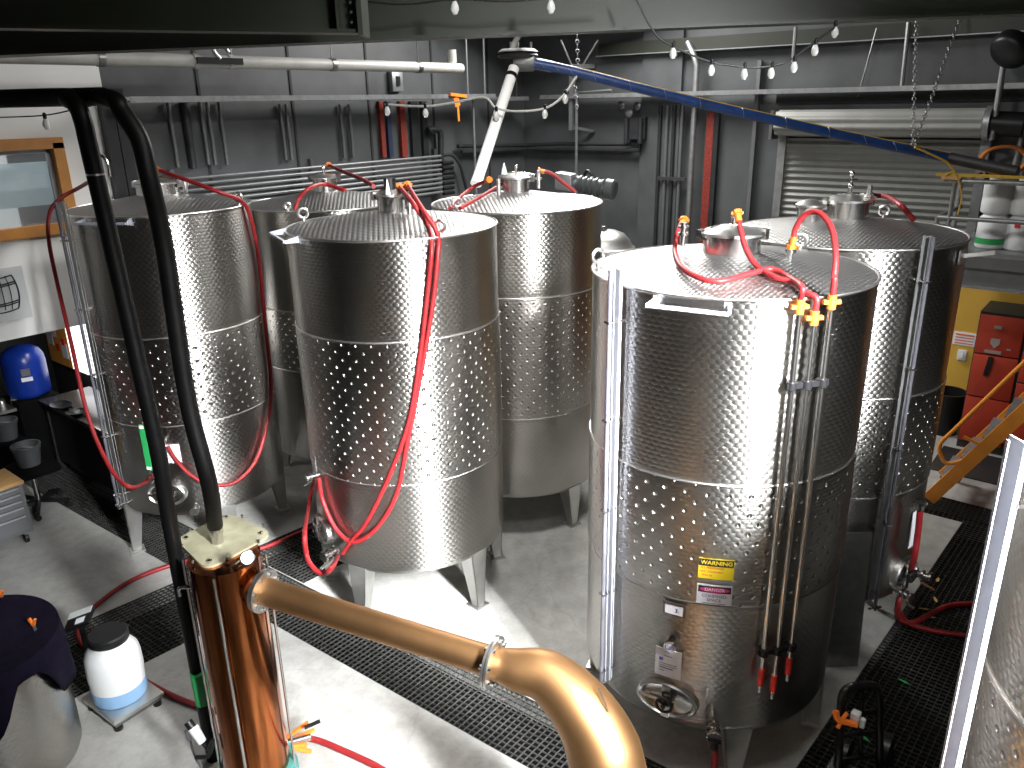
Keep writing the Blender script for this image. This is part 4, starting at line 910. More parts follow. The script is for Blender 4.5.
for i, (u, v, d) in enumerate(((36, 440, 8.75), (8, 430, 8.8))):
    P = at(u, v + 8, d) if i else oc + up * .507; zf = P.z; t = thing('bucket', ('grey plastic bucket standing on the black swivel stool', 'pale plastic bucket on a dark box under the steel shelf')[i], 'bucket', P, 'buckets in the shade')
    obj('body', lathe(B(), [(.1, 0), (.13, .2), (.138, .2), (.138, .22), (.125, .22), (.1, .02)], P, seg=32, cap1=False), 'bucket', t)
    bm = B(); torus(bm, P + up * .2, V((.3, .2, 1)), .13, .004, 24, 6); obj('handle', bm, 'galv', t)
    if i: tag(obj('dark_box', box(B(), (P.x, P.y, (zf - .004) / 2), (.28, .28, zf - .004), None, .01), 'pit'), ('dark box under the grey bucket', 'dark box under the pale bucket')[i], 'box')
# ------------------------------------------------------------------ overhead: beams, pipes, trays
def ibeam(name, label, A, Z_, h, fw, par=None, flange_t=.018, web_t=.012):
    """steel I-section, bottom edge running from A to Z_"""
    A, Z_ = V(A), V(Z_); d = (Z_ - A).normalized(); s = d.cross(up).normalized(); t = thing(name, label, 'beam', (A + Z_) / 2, 'green roof beams'); L = (Z_ - A).length; m = (A + Z_) / 2; R_ = (d, s, up)
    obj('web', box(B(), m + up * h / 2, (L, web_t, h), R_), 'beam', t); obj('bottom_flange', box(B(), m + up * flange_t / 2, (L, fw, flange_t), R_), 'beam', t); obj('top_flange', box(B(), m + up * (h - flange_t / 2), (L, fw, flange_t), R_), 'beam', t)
    return t, d, s
bA, bZ = at(0, 29, 4.0), at(362, 34, 4.0); dd = (bZ - bA).normalized()
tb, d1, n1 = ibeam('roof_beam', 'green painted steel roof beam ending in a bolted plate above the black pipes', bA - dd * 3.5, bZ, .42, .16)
if n1.dot(FWD) > 0: n1 = -n1
obj('end_plate', box(B(), bZ + d1 * .012 + up * .21, (.024, .2, .44), (d1, n1, up)), 'beam', tb)
obj('stiffener', box(B(), bZ - d1 * .1 + n1 * .04 + up * .21, (.012, .09, .4), (d1, n1, up)), 'beam', tb)
for i in range(5): q = bZ - d1 * .035 + n1 * .04 + up * (.05 + .045 * i); obj('beam_bolt', lathe(B(), [(.013, -.01), (.013, .012), (.006, .02)], q, n1, 6), 'darksteel', tb)
b2A, b2Z = at(130, 51, 4.75), at(1022, 15, 4.75); d2 = (b2Z - b2A).normalized()
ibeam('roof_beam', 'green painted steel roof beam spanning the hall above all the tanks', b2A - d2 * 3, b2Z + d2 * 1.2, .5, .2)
def line_pipe(name, label, A, Z_, r, m, group=None, seg=14):
    return tag(obj(name, cyl(B(), A, Z_, r, seg), m), label, name.split('_')[-1], group)
# pale long pipe with elbow
zp = 4.19; py = WY - .8
A, Z_ = on_y(-40, 58, py), on_y(452, 65.5, py)
t = thing('drain_pipe', 'long pale plastic pipe with upturned end running high along the grey wall', 'pipe', (A + Z_) / 2)
A.z = Z_.z = (A.z + Z_.z) / 2; Ze = Z_
obj('pipe', tube(B(), [A, Ze - V((.25, 0, 0)), Ze - V((.06, 0, 0)), Ze + V((.0, 0, .06)), Ze + V((0, 0, .22))], .062, 16, 4), 'pvc', t)
for u in (100, 195, 230, 332, 418):
    x = on_y(u, 60, py).x; obj('pipe_collar', cyl(B(), (x - .03, py, A.z), (x + .03, py, A.z), .07, 16), 'darksteel' if u in (100, 332, 418) else 'pvc', t)
for u in (100, 232, 332, 418):
    x = on_y(u, 60, py).x; obj('hanger_rod', cyl(B(), (x, py, A.z + .05), (x, py, CZ), .008, 6), 'darksteel', t)
t = thing('cable_clamp', 'dark clamp plate with a hook tied under the long pale pipe', 'bracket', on_y(217, 60, py)); q = on_y(216, 61, py) + V((0, -.08, 0))
obj('plate', box(B(), q, (.5, .02, .06)), 'blackpl', t); bm = B(); tube(bm, [q + V((0, 0, .02)), q + V((-.06, 0, .1)), q + V((.02, 0, .2)), q + V((.1, 0, .08))], .02, 8); tube(bm, [q + V((0, 0, .1)), q + V((0.0, 0, .55))], .012, 6); obj('hook', bm, 'galv', t)
# cable trays
def tray(label, A, Z_, wy, h=.055):
    A, Z_ = V(A), V(Z_); d = (Z_ - A).normalized(); s = d.cross(up); t = thing('cable_tray', label, 'cable tray', (A + Z_) / 2, 'cable trays'); L = (Z_ - A).length; m = (A + Z_) / 2
    obj('tray_floor', box(B(), m, (L, wy, .006), (d, s, up)), 'galv', t)
    for k in (-1, 1): obj('side_rail', box(B(), m + s * k * wy / 2 + up * h / 2, (L, .006, h), (d, s, up)), 'galv', t)
    n = int(L / .35); 
    for i in range(n + 1): obj('rung', box(B(), A.lerp(Z_, i / n) + up * .012, (.03, wy, .014), (d, s, up)), 'galv', t)
    return t
ty = WY - .35
A, Z_ = on_y(122, 94, ty), on_y(488, 97.5, ty); A.z = Z_.z = (A.z + Z_.z) / 2 - .04
tray('perforated cable tray along the grey wall below the long pale pipe', A, Z_, .3)
xx = WX - .25; A, Z_ = on_x(545, 93, xx), on_x(1040, 88, xx); A.z = Z_.z = (A.z + Z_.z) / 2 - .04
tray('perforated cable tray along the wall above the roller shutter', A, Z_, .25)
A = on_x(493, 96, WX - .3); ts = tray('short bent cable tray linking both walls at the corner', on_y(493, 97, ty) + V((.05, .0, -.05)), V((WX - .45, WY - .33, on_y(493, 97, ty).z - .05)), .22)
for f in (.2, .8):
    q = A.lerp(V((WX - .45, WY - .33, A.z)), f); obj('hanger_rod', cyl(B(), V((q.x, q.y, LOC[ts.name].z)), V((q.x, q.y, CZ)), .008, 6), 'darksteel', ts)
# lighter girt high on the shutter wall
A, Z_ = on_x(600, 44, WX - .06), on_x(1060, 29, WX - .06); zg = (A.z + Z_.z) / 2
t = thing('wall_girt', 'pale green steel girt running high along the shutter wall', 'beam', (WX - .08, (A.y + Z_.y) / 2, zg))
obj('girt_web', box(B(), (WX - .06, (A.y + Z_.y) / 2, zg), (.08, A.y - Z_.y, .17)), 'beam', t); obj('girt_lip', box(B(), (WX - .12, (A.y + Z_.y) / 2, zg - .085), (.1, A.y - Z_.y, .012)), 'galv', t)
# rack of horizontal pipes on the left wall
ry = WY - .22; rx0, rx1 = on_y(165, 172, ry).x - .3, on_y(441, 160, ry).x
t = thing('pipe_rack', 'rack of nine dark horizontal pipes on the grey wall behind the tanks', 'pipe rack', ((rx0 + rx1) / 2, ry, 2.8))
zt = on_y(439, 156, ry).z
for i in range(9): obj('rail_pipe', cyl(B(), (rx0, ry, zt - .062 * i), (rx1, ry, zt - .062 * i), .02, 12), 'conduit', t)
for x in (rx0 + .4, (rx0 + rx1) / 2, rx1 - .06): obj('upright', box(B(), (x, ry + .07, zt - .25), (.05, .06, .7)), 'darksteel', t)
for i in range(7): q = V((rx1 + .1, ry - .02, zt - .1 - .07 * i)); obj('stop_valve', cyl(B(), q - V((.1, 0, 0)), q + V((.12, 0, 0)), .028, 12), 'blackpl', t)
# conduits and cable runs on the left wall
def wall_run(u, v0, v1, r, m, label, cat='conduit', y=WY - .04, nm='conduit'):
    A, Z_ = on_y(u, v0, y), on_y(u, v1, y); Z_.x = A.x
    return tag(obj(nm, cyl(B(), A, Z_, r, 10), m), label, cat, 'conduits on the grey wall')
for i, (u, v0, v1, r, m, lb) in enumerate((
    (168, 102, 168, .022, 'conduit', 'thin grey conduit nearest the office on the grey wall'), (184, 102, 168, .045, 'darkpipe', 'thick dark conduit beside the thin one nearest the office'),
    (200, 102, 165, .022, 'conduit', 'grey conduit standing second in the pair left of the wall socket'), (207, 102, 165, .022, 'conduit', 'grey conduit standing first in the pair left of the wall socket'),
    (219, 102, 165, .022, 'conduit', 'single grey conduit right of the close pair above the pipe rack'), (280, 104, 160, .022, 'conduit', 'left grey conduit of the pair above the far tank lid'), (286, 104, 160, .022, 'conduit', 'right grey conduit of the pair above the far tank lid'),
    (340, 104, 158, .022, 'conduit', 'left grey conduit of the pair between far lid and red cable strip'), (349, 104, 158, .022, 'conduit', 'right grey conduit of the pair between far lid and red cable strip'))):
    wall_run(u, v0, v1, r, m, lb)
for u, m, w_, lb in ((380, 'redstrip', .07, 'dark red cable strip left of the blue one on the grey wall'), (387, 'bluestrip', .07, 'dark blue cable strip between the red and orange ones'), (401, 'redstrip', .1, 'orange red cable strip, the broadest on the grey wall'), (413, 'darkpipe', .14, 'black cable strip right of the orange red one'), (423, 'darkpipe', .1, 'black cable strip nearest the wall corner')):
    A, Z_ = on_y(u, 101, WY - .03), on_y(u, 157, WY - .03); tag(obj('cable_strip', box(B(), (A.x, WY - .03, (A.z + Z_.z) / 2), (w_, .05, A.z - Z_.z)), m), lb, 'cables', 'cable strips on the grey wall')
bx = on_y(396, 81, WY - .05); t = thing('switch_box', 'small grey switch box on the wall below the long pale pipe', 'switch', bx - up * .12); obj('case', box(B(), bx, (.2, .08, .26), None, .01), 'galv', t); obj('rocker', box(B(), bx - V((0, .045, 0)), (.06, .02, .12)), 'blackpl', t)
# black pipes in the wall corner
q = lambda u, v: on_y(u, v, WY - .12)
tag(obj('service_pipe', tube(B(), [q(428, 130), q(434, 129), q(440, 131), q(441, 142), q(441, 156), q(443, 175)], .045, 12, 5), 'darkpipe'), 'thick black pipe bending down into the pipe rack valves', 'pipe', 'black service pipes in the corner')
tag(obj('service_pipe', tube(B(), [q(443, 155), q(452, 155), q(460, 164), q(464, 178), q(467, 190)], .025, 12, 5), 'darkpipe'), 'thin black pipe curving away from the pipe rack valves', 'pipe', 'black service pipes in the corner')
q = lambda u, v: on_x(u, v, WX - .1)
tag(obj('service_pipe', tube(B(), [V((on_y(458, 146, WY - .1).x, WY - .1, on_y(458, 146, WY - .1).z)), V((WX - .1, WY - .1, q(530, 145).z)), q(560, 143.5), q(630, 144)], .03, 12, 1, sm=False), 'darkpipe'), 'upper black pipe running round the wall corner', 'pipe', 'black service pipes in the corner')
tag(obj('service_pipe', tube(B(), [V((on_y(462, 152, WY - .1).x, WY - .1, on_y(462, 152, WY - .1).z)), V((WX - .1, WY - .1, q(530, 149).z)), q(560, 149), q(640, 150), q(640.5, 128)], .03, 12, 1, sm=False), 'darkpipe'), 'lower black pipe running round the wall corner', 'pipe', 'black service pipes in the corner')
# right wall: sprinkler valves, pipe bundle, red strip, duct posts
t = thing('valve_set', 'dark valve set with two pale caps fixed on the wall behind the blue pipe', 'valve', q(636, 135)); p = q(636, 128)
bm = B(); box(bm, p, (.08, .34, .3)); obj('body', bm, 'darkpipe', t)
for du, dv in ((-12, -23), (-4, -15), (4, -22)): z = q(634 + du, 128 + dv); obj('cap', lathe(B(), [(.05, 0), (.06, .03), (.0, .07)], z, (-1, 0, 0), 14), 'galv' if dv == -15 else 'darksteel', t)
for du in (-7, 7): a_, b_ = q(636 + du, 118), q(636 + du, 143); b_.y = a_.y; obj('riser', cyl(B(), a_ - V((.06, 0, 0)), b_ - V((.06, 0, 0)), .035, 12), 'darkpipe', t)
for i, u in enumerate((661, 668, 675, 683)):
    A, Z_ = on_x(u, 105, WX - .08), on_x(u - 3, 246, WX - .08); Z_.y = A.y; tag(obj('riser_pipe', cyl(B(), A, V((A.x, A.y, Z_.z)), .028, 12), 'conduit' if i % 2 else 'darkpipe'), ('dark riser pipe nearest the wall corner in the bundle of four', 'grey riser pipe second from the wall corner in the bundle of four', 'dark riser pipe third from the wall corner in the bundle of four', 'grey riser pipe nearest the pale downpipe in the bundle of four')[i], 'pipe', 'riser pipe bundle')
t = thing('pipe_strap', 'horizontal strap holding the bundle of four riser pipes', 'bracket', on_x(672, 179, WX - .13)); A, Z_ = on_x(658, 178, WX - .12), on_x(686, 179, WX - .12); obj('strap', bar(B(), A, Z_, .03, .05), 'darksteel', t)
A, Z_ = on_x(697, 65, WX - .16), on_x(690, 246, WX - .16)
tag(obj('downpipe', tube(B(), [on_x(688, 42, WX - .1), on_x(694, 55, WX - .16), A, V((A.x, A.y, Z_.z))], .04, 14, 1, sm=False), 'galv'), 'pale grey downpipe bent at the top between riser bundle and red strip', 'pipe')
A, Z_ = on_x(712, 112, WX - .05), on_x(705, 246, WX - .05); tag(obj('cable_strip', box(B(), (WX - .05, A.y, (A.z + Z_.z) / 2), (.06, .11, A.z - Z_.z)), 'redstrip'), 'red cable strip on the wall left of the roller shutter', 'cables')
A = on_x(718, 112, WX - .05); tag(obj('cable_strip', box(B(), (WX - .05, A.y, (A.z + Z_.z) / 2), (.06, .07, A.z - Z_.z)), 'darkpipe'), 'black cable strip right beside the red one near the shutter', 'cables')
for u, lb in ((761, 'thin dark post on the wall between red strip and roller shutter'),):
    A, Z_ = on_x(u, 60, WX - .05), on_x(u - 3, 240, WX - .05); tag(obj('wall_post', box(B(), (WX - .06, A.y, (A.z + Z_.z) / 2), (.06, .05, A.z - Z_.z)), 'conduit'), lb, 'post')
A = on_x(572, 66, WX - .3); Z_ = on_x(573, 130, WX - .3)
t = thing('pipe_bracket', 'pale square-tube bracket standing out from the wall left of the blue pipe', 'bracket', Z_); bm = B()
obj('post', bar(B(), V((A.x, A.y, Z_.z)), A, .06, .06), 'galv', t); obj('arm', bar(B(), A, on_x(594, 66, WX - .02), .06, .06), 'galv', t); obj('arm', bar(B(), V((A.x, A.y, Z_.z + .05)), on_x(594, 131, WX - .02), .04, .04), 'conduit', t)
A = on_x(577, 92, WX - .35); Z_ = on_x(575, 180, WX - .35); tag(obj('drop_pipe', tube(B(), [on_x(612, 90, WX - .35), A, V((A.x, A.y, Z_.z - 1))], .022, 10, 1, sm=False), 'galv'), 'thin pale pipe dropping from the cable tray towards the grey motor', 'pipe')
A = on_y(473, 98, WY - .3); tag(obj('drop_pipe', cyl(B(), A, V((A.x, A.y, 1.9)), .02, 10), 'galv'), 'thin pale pipe dropping from the tray end beside the slanted white pipe', 'pipe')
for i, u in enumerate((468, 485)): A = on_y(u, 95, WY - .4); tag(obj('tray_rod', cyl(B(), A, V((A.x, A.y, CZ)), .014, 8), 'galv'), ('pale hanging rod on the office side above the tray end', 'pale hanging rod nearest the slanted white pipe above the tray end')[i], 'rod', 'rods above the tray end')
t = thing('orange_strap', 'orange strap dangling from the cable tray in front of the corner', 'strap', on_y(458, 120, ty - .18)); q = lambda u, v: on_y(u, v, ty - .17)
bm = B(); bar(bm, q(456, 97), q(458, 106), .1, .01, (0, 1, 0)); bar(bm, q(458, 106), q(459, 121), .035, .01, (0, 1, 0)); bar(bm, q(450, 94), q(466, 96), .04, .04); obj('webbing', bm, 'orange', t)
# office end posts
for i, u in enumerate((112, 124)):
    A = on_y(u, 140, WY - .07); tag(obj('wall_post', box(B(), (A.x, WY - .06, 3.0), (.11, .1, 2.2)), 'darkpipe'), ('dark post at the end of the white office wall', 'dark post a step right of the white office wall end')[i], 'post', 'dark posts at the office end')
# sheet joints of the grey wall cladding
for i, (u, v) in enumerate(((1, 1),)): pass
for i in range(5):
    x = 5.0 + i * 1.2; struct('trim_%d' % (4 + i), box(B(), (x, WY - .006, 3.2), (.03, .014, 5.4)), 'ceil')
for i, u in enumerate((647, 735, 640)): pass
y0_ = on_x(641, 150, WX).y; struct('wall_right_pier', box(B(), (WX - .03, y0_ - .33, 3), (.07, .62, 6)), 'panel')
# ------------------------------------------------------------------ roller shutter
yl, yr = on_x(787, 138, WX - .1).y, on_x(982, 147, WX - .1).y
t = thing('roller_shutter', 'grey ribbed roller shutter with rolled drum box behind the tanks', 'roller shutter', (WX - .1, (yl + yr) / 2, 2.05))
zt = on_x(880, 139, WX - .1).z
bm = B(); n = 17; zz = zt; rows = []
for i in range(n * 4 + 1):
    a = i / 4 * 2 * math.pi; z = zt - (zt - 2.05) * i / (n * 4); x = WX - .1 - .018 * math.cos(a); rows.append((bm.verts.new((x, yl, z)), bm.verts.new((x, yr, z))))
for a, b in zip(rows, rows[1:]): bm.faces.new((a[0], a[1], b[1], b[0]))
obj('curtain', bm, 'rshut', t, 80)
zc = on_x(880, 123, WX - .32).z; bm = B(); ns = 80
rg = [[bm.verts.new((WX - .32 + (.15 + .01 * math.cos(9 * 2 * math.pi * i / ns)) * math.cos(2 * math.pi * i / ns), y, zc + (.15 + .01 * math.cos(9 * 2 * math.pi * i / ns)) * math.sin(2 * math.pi * i / ns))) for i in range(ns)] for y in (yl + .05, yr - .02)]
for i in range(ns): bm.faces.new((rg[0][i], rg[0][(i + 1) % ns], rg[1][(i + 1) % ns], rg[1][i]))
bm.faces.new(rg[0]); bm.faces.new(rg[1]); obj('rolled_drum', bm, 'rshut', t, 60)
obj('drum_end', cyl(B(), (WX - .32, yr - .03, zc), (WX - .32, yr - .09, zc), .18, 32), 'galv', t); obj('drum_motor', cyl(B(), (WX - .32, yr - .09, zc), (WX - .32, yr - .4, zc - .02), .13, 20), 'blackpl', t)
for y in (yl + .04, yr - .04): obj('guide_rail', box(B(), (WX - .1, y, (zt + 2.05) / 2), (.1, .1, zt - 2.05 + .2)), 'galv', t)
obj('chain_guard', box(B(), (WX - .3, yl + .1, zc - .02), (.24, .04, .35)), 'darksteel', t)
struct('wall_right_head', box(B(), (WX - .03, (yl + yr) / 2 - .25, zc + .31), (.06, yl - yr + .9, .16)), 'ceil')

# ------------------------------------------------------------------ white slanted pipe, hub and blue sleeve on chains
hb = at(518, 60, 8.1)
t = thing('spreader_hub', 'round black pulley hub hanging under the green beam where white and blue pipes meet', 'hub', hb)
obj('upper_disc', lathe(B(), [(.0, -.03), (.17, -.03), (.21, 0), (.17, .03), (0, .03)], at(518, 52, 8.1), seg=40), 'black', t); obj('lower_disc', lathe(B(), [(0, -.02), (.19, -.02), (.21, 0), (.19, .02), (0, .02)], at(518, 55.5, 8.1), seg=40), 'black', t)
obj('cradle', box(B(), at(524, 63.5, 8.1), (.22, .2, .09), (RIGHT, FWD, up), .02), 'galv', t); bm = B(); tube(bm, [at(512, 50, 8.1), at(515, 42, 8.1), at(521, 30, 8.0), at(519, 12, 7.8), at(521, -20, 7.6)], .028, 10); obj('white_lead', bm, 'pvc', t)
bm = B()
for du in (-7, 0, 13): cyl(bm, at(518 + du, 54, 8.1), at(518 + du, 42, 8.1), .012, 8)
obj('hanger', bm, 'galv', t)
t = thing('slanted_pipe', 'white pipe slanting down from the black hub to the far tank roof', 'pipe', at(484, 182, 7.4)); a_, b_ = at(514, 68, 8.05), at(476, 184, 7.55)
obj('pipe', cyl(B(), a_, b_, .055, 20), 'brightpipe', t); obj('clip', cyl(B(), a_.lerp(b_, .06), a_.lerp(b_, .09), .06, 20), 'blackpl', t)
t = thing('blue_conveyor', 'long blue sleeved pipe hung on chains across to the drum platform', 'pipe', at(750, 115, 8.4)); bl = [(528, 62, 8.1), (577, 72, 8.15), (700, 103, 8.2), (850, 137, 8.2), (955, 159, 8.1)]
obj('sleeve', tube(B(), [at(*p) for p in bl], .05, 18, 6), 'blue', t); obj('bare_end', cyl(B(), at(524, 61, 8.1), at(552, 66.5, 8.15), .055, 18), 'pvc', t)
obj('black_end', cyl(B(), at(950, 158, 8.1), at(1018, 172, 7.7), .056, 18), 'black', t)
bm = B(); tube(bm, [at(u, v - 4.8, d - .02) for u, v, d in bl[1:]] , .012, 6); tube(bm, [at(915, 147, 8.05), at(935, 156, 8.05), at(948, 163, 8.05), at(955, 172, 8.05)], .012, 6); obj('yellow_cord', bm, 'yhose', t)
for s in range(14):
    f = s / 14; i = min(3, int(f * 4)); a_, b_ = at(*bl[i]), at(*bl[i + 1]); q = a_.lerp(b_, f * 4 - i); obj('tie_wrap', torus(B(), q, (b_ - a_) + up * .7, .052, .0025, 16, 5), 'galv', t)
def chain(label, A, Z_, n=None, r=.018, m='galv'):
    A, Z_ = V(A), V(Z_); t = thing('chain', label, 'chain', Z_, 'hanging chains'); L = (Z_ - A).length; n = n or int(L / (r * 2.6)); bm = B(); d = (Z_ - A) / L; x, y, _ = frame(d)
    for i in range(n):
        c = A.lerp(Z_, (i + .5) / n); torus(bm, c, x if i % 2 else y, r, r * .28, 12, 5, 1.0, 1.0)
    obj('links', bm, m, t); return t
top = lambda P: V((P.x, P.y, CZ - .05))
chain('pale chain holding the hub end of the blue sleeved pipe', at(577, 20, 8.2), at(578, 72, 8.2)); chain('loose chain tail dangling below the hub end of the blue pipe', at(574, 76, 8.15), at(577.5, 113, 8.15))
chain('pale vertical chain near the platform end of the blue sleeved pipe', at(917, 14, 8.15), at(913, 147, 8.15)); chain('dark slanting chain near the platform end of the blue sleeved pipe', at(963, 12, 8.6), at(914, 147, 8.1), m='darksteel')
for i, (a_, b_) in enumerate((((561, 40), (574, 70)), ((598, 40), (580, 70)))):
    tag(obj('stay_rod', cyl(B(), at(*a_, 8.2), at(*b_, 8.2), .009, 8), 'galv'), ('stay rod leaning from the hub side onto the blue pipe chain', 'stay rod leaning from the shutter side onto the blue pipe chain')[i], 'rod', 'stay rods at the blue pipe')
for i, (a_, b_, r) in enumerate((((877, 28), (858, 97), .008), ((909, 22), (902, 88), .025), ((796, 27), (793, 62), .02))):
    x = (WX - .2, WX - .2, 9.0)[i]; tag(obj('hanging_rod', cyl(B(), on_x(*a_, x), on_x(*b_, x), r, 8), 'galv' if i else 'darksteel'), ('thin dark wire dropping to the small bulb above the shutter', 'pale rod between girt and cable tray near the vertical chain', 'pale rod carrying the bulb string above the shutter')[i], 'rod')
# festoon strings
def bulb(t, P, r=.035, sub=True):
    b = obj('bulb', lathe(B(), [(.0, -.115 * r / .035), (r * .55, -.108 * r / .035), (r, -.075 * r / .035), (r * .85, -.045 * r / .035), (r * .42, -.012 * r / .035)], P, seg=20, cap1=True), 'bulb', t)
    obj('socket', lathe(B(), [(r * .45, -.014 * r / .035), (r * .5, .0), (r * .5, .035 * r / .035), (r * .2, .045 * r / .035)], P, seg=14), 'blackpl', b)
def festoon(label, pts, bulbs, dep, r=.035, cr_=.006, m='blackpl'):
    t = thing('light_string', label, 'string lights', at(*pts[0], dep), 'festoon light strings')
    obj('cord', tube(B(), [at(u, v, dep) for u, v in pts], cr_, 6, 6), m, t)
    for u, v in bulbs: bulb(t, at(u, v, dep), r)
festoon('string of clear bulbs sagging in front of the girt right of the hub', [(634, -6), (655, 33), (673, 46), (690, 54), (712, 62), (745, 67), (771, 66), (790, 60), (812, 44), (836, 27)], [(673.5, 46), (712, 63), (745, 67), (772, 66), (795, 60), (816, 43), (836, 25)], 4.45, .021)
festoon('near string of clear bulbs hanging below the green beam at the top', [(318, -8), (327, -4), (400, 4), (454, -1), (505, 1), (551, -2), (600, -4), (634, -6)], [(327, -5), (454.5, -1), (551, -2)], 4.3, .024)
festoon('far string of small bulbs from tray to blue pipe beside the slanted pipe', [(385, 104), (425, 106), (455, 102), (484, 97), (497, 108), (520, 111), (545, 108), (562, 97), (577, 76)], [(387, 105), (425.5, 107), (496.5, 110), (545, 108), (565.5, 93)], 7.7, .03, .012, 'pvc')
festoon('string with one bulb across the white office wall', [(0, 117), (44, 115), (75, 109), (100, 104), (130, 101)], [(45, 117)], 6.6, .03)
festoon('string with two small bulbs under the tray above the shutter', [(800, 92), (816, 96), (822, 89), (835, 98), (848, 101), (858, 94), (875, 90)], [(816, 97), (858, 95)], 10.2, .04, .01)

# ------------------------------------------------------------------ geared motor and domed vessel behind the tanks
dv = at(606, 262, 9.5); dvc = V((dv.x, dv.y, 0))
t = thing('domed_vessel', 'grey domed steel vessel half hidden behind the tanks near the wall corner', 'tank', dvc); zr = dv.z + .17
obj('body', lathe(B(), [(.3, 0), (.32, .1), (.32, zr)], dvc, seg=48, cap1=False), 'satin', t); obj('domed_lid', lathe(B(), [(.34, zr - .02), (.34, zr + .015), (.31, zr + .03), (.28, zr + .1), (.21, zr + .17), (.11, zr + .21), (0, zr + .22)], dvc, seg=48), 'satin', t, 50)
obj('lid_hinge', box(B(), dvc + V((-.06, .02, zr + .22)), (.07, .1, .1), None, .01), 'steel', t)
md = 8.6; mc = at(588, 186, md); mx_ = (at(612, 188.5, md - .1) - at(565, 181, md + .1)).normalized(); t = thing('geared_motor', 'grey geared motor lying on its side behind the far tank roof', 'motor', mc - up * .14)
bm = B(); prof = []
for i in range(9): prof += [(.1 if i % 2 else .085, .02 + .03 * i), (.1 if i % 2 else .085, .04 + .03 * i)]
lathe(bm, [(.1, 0)] + prof + [(.1, .32), (.085, .34)], at(576, 183.5, md), mx_, 24); obj('motor_body', bm, 'motor', t); obj('fan_cover', lathe(B(), [(.085, .33), (.11, .34), (.11, .42), (.09, .44), (0, .44)], at(577, 184, md) + mx_ * .0, mx_, 24), 'motor', t)
obj('gearbox', box(B(), at(566, 181, md), (.2, .18, .18), (mx_, mx_.cross(up).normalized(), up), .02), 'galv', t)
bm = B(); bar(bm, mc - up * .1, V((mc.x, mc.y, 0)), .14, .14); obj('pedestal', bm, 'darksteel', t)
bm = B(); tube(bm, [mc + up * .09 + mx_ * -.05, mc + up * .16, mc + up * .06 + mx_ * .1, mc - up * .05 + mx_ * .12, mc - up * .1 + mx_ * .1], .016, 8); obj('lead', bm, 'blackpl', t)
# ------------------------------------------------------------------ drum platform, railing, drums
xf = 9.2; zd = 2.38; ypl = 1.64
t = thing('platform', 'grey steel platform deck carrying the white drums', 'platform', (xf + .7, 0, 0))
obj('deck', box(B(), (xf + .7, ypl - 2.0, zd - .02), (1.4, 4.0, .04)), 'galv', t); obj('edge_channel', box(B(), (xf, ypl - 2.0, zd - .1), (.05, 4.0, .12)), 'conduit', t); obj('support_beam', box(B(), (xf + .06, ypl - 2.0, zd - .26), (.08, 4.0, .2)), 'conduit', t)
obj('beam_lip', box(B(), (xf + .0, ypl - 2.0, zd - .35), (.16, 4.0, .016)), 'galv', t)
for y in (ypl - .15, ypl - 3.8): (obj('post', box(B(), (xf + 1.2, y, (zd - .3) / 2), (.1, .1, zd - .3)), 'conduit', t) if y < 0 else None)
obj('post', box(B(), (xf + .06, ypl - 3.8, (zd - .3) / 2), (.1, .1, zd - .3)), 'conduit', t)
obj('landing', box(B(), (xf - .65, ypl - 2.3, zd - .03), (1.3, 1.3, .06)), 'galv', t); obj('post', box(B(), (xf - 1.2, ypl - 2.8, (zd - .06) / 2), (.08, .08, zd - .06)), 'conduit', t)
t = thing('guard_rail', 'pale tube guard rail round the drum platform with timber on top', 'railing', (xf, ypl, zd)); zt_ = on_x(962, 181, xf).z; zm = on_x(940, 217, xf).z; yy = on_x(938, 217, xf).y
rail = lambda a_, b_, n='rail': obj(n, cyl(B(), a_, b_, .024, 12), 'galv', t)
yt = on_x(958, 181, xf).y
rail((xf, yt + .12, zt_), (xf, -1.5, zt_)); rail((xf, yy, zm), (xf, -1.5, zm)); rail((xf, yy, zm), (xf + .8, yy - .05, zm + .02)); rail((xf + .6, yt, zt_ - .02), (xf + 1.2, yt, zt_ - .02))
for y in (yt + .02, -.6): rail((xf, y, zd), (xf, y, zt_ + .02), 'post')
rail((xf, yy, zd - .4), (xf, yy, zm), 'post'); rail((xf + .75, yt + .1, zd), (xf + .75, yt + .1, zt_), 'post')
obj('timber_rail', box(B(), (xf + .02, yt - .9, zt_ + .055), (.1, 2.2, .025)), 'yhose', t); obj('timber_block', box(B(), (xf + .02, yt + .06, zt_ + .03), (.14, .18, .03)), 'wood', t)
bm = B(); tube(bm, [on_x(945, 176, xf - .05), on_x(952, 172, xf - .05), on_x(958, 178, xf - .05), on_x(962, 196, xf - .03), on_x(958, 215, xf - .03)], .008, 6); obj('yellow_tie', bm, 'yhose', t)
def drum(label, c, h=.4, band=False):
    t = thing('plastic_drum', label, 'drum', c, 'white drums on the platform'); w_ = .145
    obj('body', lathe(B(), [(w_ - .02, 0), (w_, .02), (w_, h * .42), (w_ - .004, h * .45), (w_, h * .5), (w_, h * .84), (w_ - .03, h * .93), (w_ - .05, h * .95), (w_ - .05, h), (0, h)], c, seg=40), 'white', t, 50)
    obj('lid', lathe(B(), [(w_ - .04, h * .94), (w_ - .035, h), (0, h + .004)], c, seg=36), 'white', t)
    if band: obj('green_band', lathe(B(), [(w_ + .002, .05), (w_ + .002, .11)], c, seg=40, cap0=False, cap1=False), 'green', t)
    return t
xd = xf + .35; yd1 = on_x(992, 235, xd).y; yd2 = on_x(1021, 238, xd).y; hd = (on_x(997, 213, xd).z - on_x(990, 251, xd).z)
hd = .355
drum('white drum with green band at the bottom of the pair by the rail end', V((xd, yd1, zd)), hd, True); drum('white drum stacked on the green-banded drum', V((xd, yd1, zd + hd)), hd)
